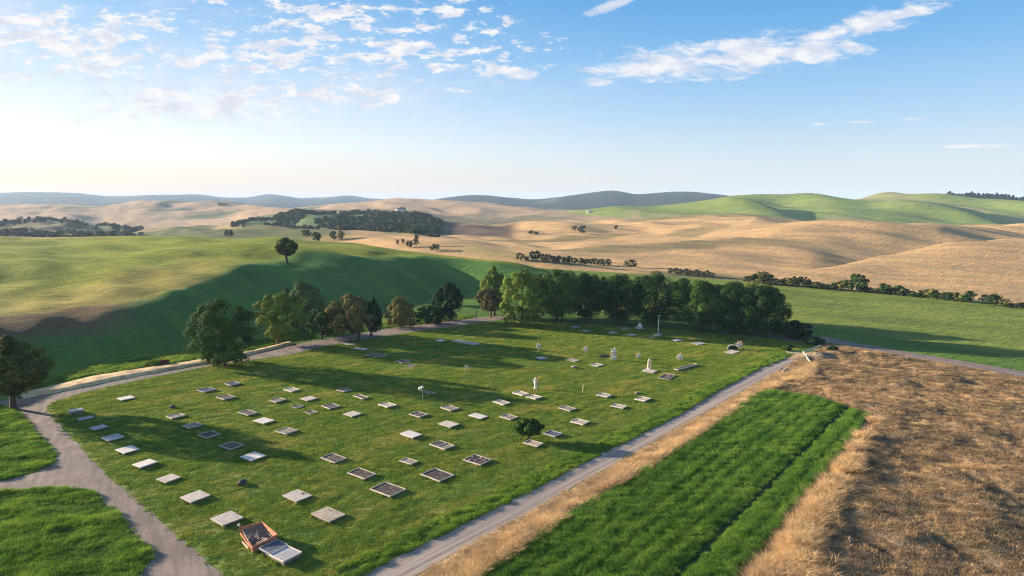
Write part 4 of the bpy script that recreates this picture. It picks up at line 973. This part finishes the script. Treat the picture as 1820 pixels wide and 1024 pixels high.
# pale figures (statues)
def statue(loc, h, lab, twin=False):
    e = empty('grave_statue', loc); tag(e, lab, 'statue')
    if twin:
        for sx in (-1,1): MB().lathe([(.10,0),(.11,.1),(.08,h*.4),(.07,h*.72)], (sx*.13,0,.08), 9).build('pillar', M['pinkish'], e, True)
        MB().lathe([(.26,0),(.27,.06),(.22,.08)], n=12).build('base', M['white'], e)
        MB().tube([(-.13,0,h*.78),(-.08,0,h*.92),(0,0,h),(.08,0,h*.92),(.13,0,h*.78)], [.075,.08,.08,.08,.075], 8).build('arch', M['pinkish'], e, True)
    else:
        MB().lathe([(.20,0),(.19,.08),(.13,.12)], n=10).build('base', M['white'], e)
        MB().lathe([(.14,.1),(.15,h*.2),(.10,h*.45),(.13,h*.62),(.12,h*.74),(.06,h*.82),(.055,h*.85)], n=10, sy=.75).build('robe', M['white'], e, True)
        MB().blob((0,0,h*.91), h*.085, 2, 10, 8, .05, 1.15).build('head', M['white'], e, True)
        for sx in (-1,1):
            MB().add([(sx*.06,.10,h*.70),(sx*.34,.16,h*.86),(sx*.30,.16,h*.5),(sx*.08,.12,h*.34),(sx*.06,.15,h*.70),(sx*.34,.21,h*.86),(sx*.30,.21,h*.5),(sx*.08,.17,h*.34)], [(0,1,2,3),(7,6,5,4),(0,4,5,1),(1,5,6,2),(2,6,7,3),(3,7,4,0)]).build('wing', M['orange'] if sx > 0 else M['pinkish'], e)
    return e
g = flat(952,691); statue(tuple(g), 1.25, 'white winged figure standing on the lawn above the touching pair of slabs')
g = flat(1154,656,.14); statue(tuple(g), 1.2, 'twin-columned pale figure standing on a slab', True)
g = flat(1137,581,.14); e = empty('peaked_memorial', tuple(g)); tag(e, 'small peaked white memorial on a shaded slab under the belt', 'memorial')
MB().add([(-.45,-.3,0),(.45,-.3,0),(.45,.3,0),(-.45,.3,0),(-.3,-.2,.25),(.3,-.2,.25),(.3,.2,.25),(-.3,.2,.25),(0,0,.75)], [(0,1,5,4),(1,2,6,5),(2,3,7,6),(3,0,4,7),(4,5,8),(5,6,8),(6,7,8),(7,4,8),(3,2,1,0)]).build('stone_body', M['white'], e)
MB().tube([(-.22,0,.62),(.22,0,.62)], .05, 6).build('crossbar', M['white'], e)
# black sheet
g = flat(1073,634); q = MB(); nx, ny = 9, 6
Vv = [((i/(nx-1)-.5)*1.35, (j/(ny-1)-.5)*.9, .06+.22*math.sin(i*1.1+j*.6)**2*math.sin(math.pi*i/(nx-1))) for j in range(ny) for i in range(nx)]
q.add(Vv, [(j*nx+i, j*nx+i+1, (j+1)*nx+i+1, (j+1)*nx+i) for j in range(ny-1) for i in range(nx-1)])
o = q.build('crumpled_sheet', M['black'], None, True); o.location = tuple(g); tag(o, 'crumpled black sheet lying left of the tallest flower stake', 'sheet'); sd = o.modifiers.new('thick','SOLIDIFY'); sd.thickness = .02
# poles
g = flat(1170,596); mpp = g[1]/F; e = empty('light_pole', tuple(g)); tag(e, 'slender pale light pole on a round base in front of the tree belt', 'pole')
MB().tube([(0,0,0),(0,0,36*mpp)], [.07,.05], 8).build('pole', M['metal'], e, True)
MB().lathe([(.55,0),(.55,.10),(.2,.16),(.16,.4)], n=14).build('base', M['stone_blue'], e)
MB().box((.12,0,36*mpp),(.38,.14,.08), bev=.02).build('lamp_head', M['metal'], e)
g = flat(847,567); mpp = g[1]/F; e = empty('sign_post', tuple(g)); tag(e, 'dark thin post on a pale foot beside the bend of the road', 'post')
MB().tube([(0,0,0),(0,0,17*mpp)], .06, 8).build('post', M['black'], e)
MB().box((-.25,0,.09),(.7,.4,.18), bev=.02).build('foot', M['stone_white'], e)
# beams and headwall at the road end
g = flat(1397,661); e = empty('beam_stack', tuple(g), R(48)); tag(e, 'stack of dark weathered beams lying beside the far end of the right road', 'beams')
for k in range(4): MB().box((0, (k-1.5)*.38, .16+.03*k),(2.6-.25*k,.16,.16), Matrix.Rotation(.06*k,3,'Z'), bev=.02).build('beam', M['panel_mid'] if k % 2 else M['wood_pale'], e)
g0 = flat(1427,632); g1 = flat(1441,648); g2 = flat(1458,622)
e = empty('concrete_headwall', tuple(g0)); tag(e, 'white concrete headwall with two sloping edges on the dry mound', 'wall')
def beam(p, q, z0, z1, w, mat, nm):
    p = Vector((p[0]-g0[0], p[1]-g0[1], z0)); q = Vector((q[0]-g0[0], q[1]-g0[1], z1)); d = q-p
    MB().box(tuple((p+q)/2), (d.length, w, .2), d.to_track_quat('X','Z').to_matrix(), bev=.02).build(nm, M[mat], e)
beam(g0, g1, .50, .18, .07, 'stone_white', 'edge_beam'); beam(g0, g2, .40, .62, .06, 'stone_white', 'edge_beam')
# earth mound behind headwall
def mound(name, x, y, rx, ry, h, mat):
    g = flat(x, y); n, m_ = 40, 14; V = [(0,0,h)]; 
    for i in range(1, m_+1):
        for k in range(n):
            a_ = 2*math.pi*k/n; t_ = i/m_; px, py = rx*t_*math.cos(a_), ry*t_*math.sin(a_)
            zz = h*(math.cos(math.pi*t_)*.5+.5)*(1+.5*float(fbm(np.array([px*.9+3]), np.array([py*.9]), 3)[0])) - .02*(t_ > .99)
            V.append((px, py, zz))
    Fs = [(0,1+k,1+(k+1)%n) for k in range(n)]
    for i in range(m_-1):
        for k in range(n): j=(k+1)%n; Fs.append((1+i*n+k, 1+(i+1)*n+k, 1+(i+1)*n+j, 1+i*n+j))
    o = MB().add(V, Fs).build(name, mat, None, True); o.location = tuple(g); return tag(o, kind='structure')
mound('earth_mound', 1455, 636, 4.6, 3.4, .75, M['dry_soil'])
g = flat(1413,628); o = MB().box((0,0,.05),(1.9,1.6,.06), bev=.02).build('concrete_slab', M['stone_tan']); o.location = tuple(g); o.rotation_euler[2] = -.25; tag(o, 'flat pale concrete slab crossing the far end of the right road', 'slab')
g = flat(1515,972); o = MB().add([(-.12,0,0),(.12,0,0),(.05,.06,.42),(-.09,.06,.34),(-.12,.05,0),(.12,.05,0),(.05,.1,.42),(-.09,.1,.34)], [(0,1,2,3),(7,6,5,4),(0,4,5,1),(1,5,6,2),(2,6,7,3),(3,7,4,0)]).build('broken_board', M['stone_tan']); o.location = (g[0], g[1], float(dry_z(np.array([g[0]]), np.array([g[1]]))[0])-.03); o.rotation_euler = (0,-.5,.3); tag(o, 'small broken white board sticking out of the dry grass at lower right', 'board')

# ------------------------------------------------------------------ grass fills
clr = lambda X, Y: clear_of(X, Y, SLAB_RECTS, -.04)
lawn_v = [patch_mesh('lawn_patch', M['lawn_blade'], 170, .62, .085, .022, .6, 30+k) for k in range(3)]
pts = fill(P_lawn, .42, seed=2, cond=clr); print('lawn', len(pts))
tall = np.clip(.55+.8*(fbm(pts[:,0]/2.5, pts[:,1]/1.6, 3)+.3), .35, 1.7)
scatter('lawn_grass', pts, np.full(len(pts), 1.0), lawn_v, 'short mown green grass covering the cemetery lawn', squash=tall)
rp = np.random.default_rng(21); ep = []
for (cx, cy, hw, hd, a_) in SLAB_RECTS:
    for k in range(26):
        t_ = rp.uniform(-1, 1); sgn = rp.choice([-1, 1])
        dx, dy = (t_*hw, sgn*(hd+.03)) if rp.random() < .5 else (sgn*(hw+.03), t_*hd)
        ep.append((cx+dx*math.cos(a_)-dy*math.sin(a_), cy+dx*math.sin(a_)+dy*math.cos(a_)))
edge_v = [patch_mesh('edge_tuft', M['lawn_blade'], 26, .26, .16, .022, .7, 130+k, True) for k in range(2)]
scatter('slab_edge_grass', np.array(ep), rp.uniform(.6, 1.15, len(ep)), edge_v, 'uncut grass tufts growing around the rims of the grave slabs')
long_v = [patch_mesh('long_patch', M['long_blade'], 150, .6, .26, .024, .7, 40+k) for k in range(3)]
for nm, PP, lb in (('long_grass', P_gb, 'long bright green grass in the lower left corner'), ('long_grass', P_gl, 'long green grass left of the path junction')):
    pts = fill(PP, .33, seed=3); print(nm, len(pts))
    scatter(nm, pts, np.full(len(pts), 1.0), long_v, lb, squash=np.clip(.75+1.3*fbm(pts[:,0]/1.8, pts[:,1]/1.1, 3), .3, 1.7))
# rim of longer grass at the lawn edge by the right road
w = world_poly(rr_l); d = np.r_[0, np.cumsum(np.linalg.norm(np.diff(w,axis=0),axis=1))]
r_ = np.random.default_rng(8); s_ = r_.uniform(0, d[-1], 1500); px = np.c_[np.interp(s_,d,w[:,0]), np.interp(s_,d,w[:,1])]
nv = np.array([-math.sin(ang), math.cos(ang)]); px = px + nv*(r_.random(1500)**1.6*1.6+.02)[:,None]; px = px[px[:,1] > 28]
scatter('edge_grass', px, np.full(len(px), .8), long_v, 'longer grass fringe along the lawn edge beside the right road', squash=r_.uniform(.5,1.1,len(px)))
# crop
ca, sa = math.cos(ang), math.sin(ang)
def furrow(X, Y):
    f0 = flat(1465,766); f1 = flat(1300,931); dd = f1-f0; L_ = math.hypot(dd[0],dd[1]); return ((X-f0[0])*dd[1]-(Y-f0[1])*dd[0])/L_
crop_v = [patch_mesh('crop_patch', M['crop_blade'], 200, .55, .37, .032, .6, 50+k) for k in range(3)]
pts = fill(P_crop, .27, jitter=.9, seed=4, cond=lambda X, Y: (np.abs(furrow(X, Y)) > .33) & ((np.abs(furrow(X, Y)+4.1) > .22) | (fbm(X/4,Y/4,2) > .1))); print('crop', len(pts))
fr = furrow(pts[:,0], pts[:,1]); al_ = pts[:,0]*ca+pts[:,1]*sa; rows = .90+.12*np.cos(fr*2*np.pi/1.05+.4*fbm(pts[:,0]/6,pts[:,1]/6,2))
scatter('crop_plants', pts, np.full(len(pts), .9), crop_v, 'lush green crop standing in the strip field', squash=np.clip(rows*(.95+.20*fbm(fr/.8, al_/7, 3)+r_.normal(0,.12,len(pts))), .25, 1.4))
# dry grasses
dry_v = [patch_mesh('dry_tuft', M['dry_blade'], 90, .7, .75, .022, .7, 60+k, True) for k in range(3)]
straw_v = [patch_mesh('straw_patch', M['straw_blade'], 110, .7, .16, .022, 1.3, 70+k) for k in range(3)]
sun_straw_v = [patch_mesh('sun_painted_patch', M['dry_blade'], 170, .75, .13, .022, 1.2, 90+k, True) for k in range(3)]  # golden blades, their colour stands in for sun catching the relief
straw_h = [patch_mesh('straw_tuft', M['dry_blade'], 70, .6, .34, .024, 1.0, 80+k, True) for k in range(3)]
def vdist(X, Y):    # distance from the right road edge across the verge
    w = world_poly(rr_r[1:][::-1]); e = np.full(X.shape, 99.)
    for i in range(len(w)-1):
        a_, b_ = w[i], w[i+1]; d_ = b_-a_; tt = np.clip(((X-a_[0])*d_[0]+(Y-a_[1])*d_[1])/(d_**2).sum(),0,1); e = np.minimum(e, np.hypot(X-a_[0]-tt*d_[0], Y-a_[1]-tt*d_[1]))
    return e
pts = fill(P_verge, .30, seed=5); e_ = vdist(pts[:,0], pts[:,1]); k = (e_ > .9 + .5*fbm(pts[:,0]/2, pts[:,1]/2, 2)); p2 = pts[k]; e2 = e_[k]
scatter('dry_grass', p2, np.full(len(p2), .85), dry_v, 'tall dry golden grass on the verge between road and crop', squash=np.clip(.35+.35*(e2-.8)+.5*fbm(p2[:,0]/1.6,p2[:,1]/1.6,2), 0.15, 1.15)*np.where(fbm(p2[:,0]/.9,p2[:,1]/.9,2) > -.05, 1, .35))
p3 = pts[~k]; scatter('verge_straw', p3, np.full(len(p3), .8), straw_h, 'short golden straw on the road side of the verge', squash=np.full(len(p3), .35))
pts = fill(P_dry, .42, seed=6); zz = dry_z(pts[:,0], pts[:,1]); print('dry', len(pts))
scatter('straw_grass', pts, np.full(len(pts), 1.0), straw_v, 'matted brown straw covering the dry field', zs=zz-.01, squash=r_.uniform(.4,1.3,len(pts)))
def band(X, Y):  # bands where the painted sunlight gathers
    py = YH + F*H/Y; pxx = 910 + F*X/Y
    return np.exp(-((py-(673+(pxx-1440)*.085))/4.5)**2)*.75*(pxx > 1420) + np.exp(-((py-(700+(pxx-1400)*.11))/13)**2)*.8*(pxx < 1760)
pts = fill(P_dry, .30, jitter=.9, seed=7, cond=lambda X, Y: (fbm(X/1.25+5, Y/.9, 3) + .25*fbm(X/6, Y/6, 2) + band(X, Y)*.75 + .25*vnoise(X*9, Y*9) > .27)); zz = dry_z(pts[:,0], pts[:,1]); print('gold', len(pts))
scatter('sun_painted_straw', pts, r_.uniform(.6,1.1,len(pts)), sun_straw_v, 'golden straw patches coloured in as sunlit spots of the dry field', zs=zz-.02, squash=r_.uniform(.5,1.6,len(pts)))
tl = [(1552,752),(1538,768),(1528,780),(1518,790),(1515,803),(1505,822),(1498,832),(1490,842),(1480,858),(1468,872),(1455,885),(1448,900),(1436,915),(1425,930),(1418,945),(1405,960),(1392,975),(1380,992),(1372,1008),(1358,1030),(1345,1060)]
cp = []; P_trk = world_poly([(1541,737),(1427,876),(1319,1012),(1215,1150),(1245,1150),(1345,1015),(1447,878),(1552,744)])
for i, (x, y) in enumerate(tl):
    g = flat(x, y); n = int((6 + i*3.4)*random.choice([.3,1.3,1.0,1.6])); sp = .16+.036*i
    for k in range(n): cp.append((g[0]+random.gauss(.1*i*.4, sp), g[1]+random.gauss(0, .35)))
cp = np.array(cp); cp = cp[~in_poly(P_crop, cp[:,0], cp[:,1]) & ~in_poly(P_trk, cp[:,0], cp[:,1])]; zz = np.maximum(dry_z(cp[:,0], cp[:,1]), .01)
scatter('tall_dry_grass', cp, r_.uniform(.7,1.15,len(cp)), dry_v, 'line of tall golden dry grass along the right side of the crop strip', zs=zz-.02, squash=r_.uniform(.45,1.0,len(cp)))
# grass behind the left road, on the sunny strip below the hill
P_strip = world_poly([(-80,716),(28,700),(82,687),(164,667),(234,657),(320,644),(447,623),(521,606),(700,581),(840,566),(840,560),(700,572),(450,606),(300,628),(150,655),(0,690),(-80,705)])
pts = fill(P_strip, .45, seed=9); zz = terrain(pts[:,0], pts[:,1])[0]
scatter('strip_grass', pts, np.full(len(pts), 1.0), long_v, 'yellow-green grass strip between the left road and the hill', zs=zz, squash=r_.uniform(.4,1.0,len(pts)))

# ------------------------------------------------------------------ haze
HZ = NT('haze'); vol = HZ.node('ShaderNodeVolumePrincipled'); HZ.put(vol.inputs['Color'], (.50,.72,1.0)); vol.inputs['Density'].default_value = .00013
vol.inputs['Anisotropy'].default_value = .0
oo = HZ.node('ShaderNodeOutputMaterial'); HZ.t.links.new(vol.outputs[0], oo.inputs['Volume'])
zt = float(Z_.max()); zb = float(Z_.min()); print('terrain z', zb, zt)
hz = MB().box((0, 3550, (zb-1+max(zt+8, 45))/2), (26000, 7600, max(zt+8, 45)-(zb-1))).build('haze', HZ.m); tag(hz, kind='stuff', label='thin blue haze lying over the far hills')

# ------------------------------------------------------------------ light
EL = R(11.5)
sd = bpy.data.lights.new('sun', 'SUN'); sd.energy = 5.0; sd.angle = R(.5); sd.color = (1.0, .82, .61)
so = bpy.data.objects.new('sun', sd); col.objects.link(so)
ld = Vector((math.cos(SUN_AZ)*math.cos(EL), -math.sin(SUN_AZ)*math.cos(EL), -math.sin(EL)))
so.rotation_euler = ld.to_track_quat('-Z', 'Y').to_euler(); so.location = (-200, 100, 80)
W = NT('World', True); sc.world = W.m
sky = W.node('ShaderNodeTexSky', sky_type='NISHITA'); sky.sun_disc = False; sky.sun_elevation = EL
sky.sun_rotation = -(math.pi/2 - SUN_AZ); sky.air_density = 1.0; sky.dust_density = 1.0; sky.ozone_density = 1.5; sky.altitude = 200
dirv = W.node('ShaderNodeTexCoord').outputs['Generated']; sx = W.node('ShaderNodeSeparateXYZ', _0=dirv)
yy = W.math('MAXIMUM', sx.outputs[1], .05); U = W.math('DIVIDE', sx.outputs[0], yy); Wv = W.math('DIVIDE', sx.outputs[2], yy)
front = W.math('GREATER_THAN', sx.outputs[1], .06)
def gz_(x, y): a_, b_ = ray(x, y); return a_, b_
def ell(cx, cy, rx, ry, rot=0.0):
    a_, b_ = gz_(cx, cy); dx = W.math('SUBTRACT', U, a_); dy = W.math('SUBTRACT', Wv, b_)
    cr_, sr_ = math.cos(rot), math.sin(rot)
    p_ = W.math('DIVIDE', W.math('ADD', W.math('MULTIPLY', dx, cr_), W.math('MULTIPLY', dy, sr_)), rx/F)
    q_ = W.math('DIVIDE', W.math('SUBTRACT', W.math('MULTIPLY', dy, cr_), W.math('MULTIPLY', dx, sr_)), ry/F)
    r2 = W.math('ADD', W.math('MULTIPLY', p_, p_), W.math('MULTIPLY', q_, q_))
    return W.math('EXPONENT', W.math('MULTIPLY', r2, -1.0))
def vmax(*a):
    r = a[0]
    for b in a[1:]: r = W.math('MAXIMUM', r, b)
    return r
cv = W.node('ShaderNodeCombineXYZ', _0=U, _1=Wv)
def cn(scale, sy, detail, rough=.6, rot=0, dist=0):
    m_ = W.node('ShaderNodeMapping'); W.put(m_.inputs[0], cv); m_.inputs['Scale'].default_value = (1, sy, 1); m_.inputs['Rotation'].default_value = (0,0,rot)
    return W.noise(m_, scale, detail, rough, dist)
reg1 = vmax(ell(160,80,330,95), ell(480,100,330,80,.03), ell(700,90,180,80), ell(400,180,350,42), ell(860,95,150,75), ell(620,20,300,40), ell(560,165,240,34))
small = W.math('ADD', W.math('MULTIPLY', cn(27, 2.7, 7, .66, .06), .66), W.math('MULTIPLY', cn(8, 3.2, 4, .55), .34))
thr = W.math('SUBTRACT', .645, W.math('MULTIPLY', reg1, .20))
c1 = W.ramp(W.math('SUBTRACT', small, thr), .0, .085)
# thin veil at the far left
veil = W.math('MULTIPLY', vmax(ell(60,80,380,130), ell(380,165,420,60)), W.ramp(cn(5, 3.2, 6, .62, .15), .38, .68))
# long diagonal cloud at the right
reg2 = vmax(ell(1180,115,140,30,.05), ell(1330,98,170,36,.10), ell(1450,90,110,26,.12), ell(1530,45,140,22,.24), ell(1600,25,110,14,.22))
c2 = W.ramp(W.math('ADD', reg2, W.math('MULTIPLY', W.math('SUBTRACT', cn(18, 3.4, 8, .70, -.16, .4), .5), 2.3)), .34, .95)
reg3 = vmax(ell(1525,217,40,3), ell(1630,212,26,3), ell(1745,260,90,4,.02), ell(1090,8,55,11,.3), ell(925,132,40,12), ell(1060,145,35,9), ell(1455,221,22,2))
c3_ = W.ramp(W.math('ADD', reg3, W.math('MULTIPLY', W.math('SUBTRACT', cn(26, 3, 5), .5), 1.3)), .35, .95)
cl = W.math('MULTIPLY', W.math('MINIMUM', W.math('ADD', vmax(c1, W.math('MULTIPLY', c2, .95), W.math('MULTIPLY', c3_, .8)), W.math('MULTIPLY', veil, .7)), 1.0), front)
# sky colour: Nishita blended with the pale, warm evening air this sky has near the horizon
KS = 1/(.08*2**1.85)
hz_ = W.math('SQRT', W.math('ADD', W.math('MULTIPLY', sx.outputs[0], sx.outputs[0]), W.math('MULTIPLY', sx.outputs[1], sx.outputs[1])))
te = W.math('DIVIDE', sx.outputs[2], W.math('MAXIMUM', hz_, .02))
def lin(c): return tuple(((v/255+.055)/1.055)**2.4 for v in c)
def skyramp(stops):
    r_ = W.n.new('ShaderNodeValToRGB'); W.put(r_.inputs[0], W.math('MULTIPLY', te, 1.0)); cr_ = r_.color_ramp
    cr_.elements[0].position = stops[0][0]; cr_.elements[0].color = (*lin(stops[0][1]), 1)
    cr_.elements[1].position = stops[-1][0]; cr_.elements[1].color = (*lin(stops[-1][1]), 1)
    for p_, c_2 in stops[1:-1]: e_2 = cr_.elements.new(p_); e_2.color = (*lin(c_2), 1)
    return r_.outputs[0]
rr1 = skyramp([(0,(229,224,228)),(.0175,(227,226,230)),(.052,(214,228,240)),(.126,(166,206,243)),(.20,(118,183,237)),(.28,(78,160,226)),(1,(40,100,190))])
rl1 = skyramp([(0,(250,219,198)),(.03,(253,232,219)),(.075,(250,251,253)),(.13,(222,236,252)),(.20,(168,208,245)),(.28,(122,182,236)),(1,(55,115,200))])
az = W.math('DIVIDE', sx.outputs[0], W.math('MAXIMUM', hz_, .02))
gr = W.mix(W.ramp(az, -.62, .42), rl1, rr1)
gr = W.mix(1.0, gr, (KS,KS,KS), 'MULTIPLY')
gr.node.clamp_result = False
nish = W.mix(1.0, sky.outputs[0], (1.4,1.4,1.4), 'MULTIPLY')  # overhead part of the sky raised as added fill light
base = W.mix(W.ramp(te, 1.2, .30), nish, W.mix(.88, sky.outputs[0], gr))
def lk(c): return tuple(v*KS for v in lin(c))
cloudc = W.mix(W.ramp(cn(26, 2.2, 5), .40, .60), lk((225,228,240)), lk((255,252,250)))
fin = W.mix(W.math('MULTIPLY', cl, .93), base, cloudc)
bg = W.node('ShaderNodeBackground', _Color=fin); bg.inputs['Strength'].default_value = .08
wo = W.node('ShaderNodeOutputWorld', _0=bg)

# ------------------------------------------------------------------ view
sc.view_settings.view_transform = 'Standard'; sc.view_settings.look = 'None'; sc.view_settings.gamma = 1; sc.view_settings.exposure = 1.85
sc.render.engine = 'CYCLES'; sc.cycles.max_bounces = 5; sc.cycles.diffuse_bounces = 3; sc.cycles.transmission_bounces = 3; sc.cycles.volume_bounces = 0
sc.cycles.use_denoising = True; sc.cycles.denoiser = 'OPENIMAGEDENOISE'; sc.cycles.denoising_prefilter = 'NONE'; sc.cycles.denoising_input_passes = 'RGB_ALBEDO_NORMAL'
sc.cycles.pixel_filter_type = 'BLACKMAN_HARRIS'; sc.cycles.filter_width = 1.1; sc.cycles.use_adaptive_sampling = False
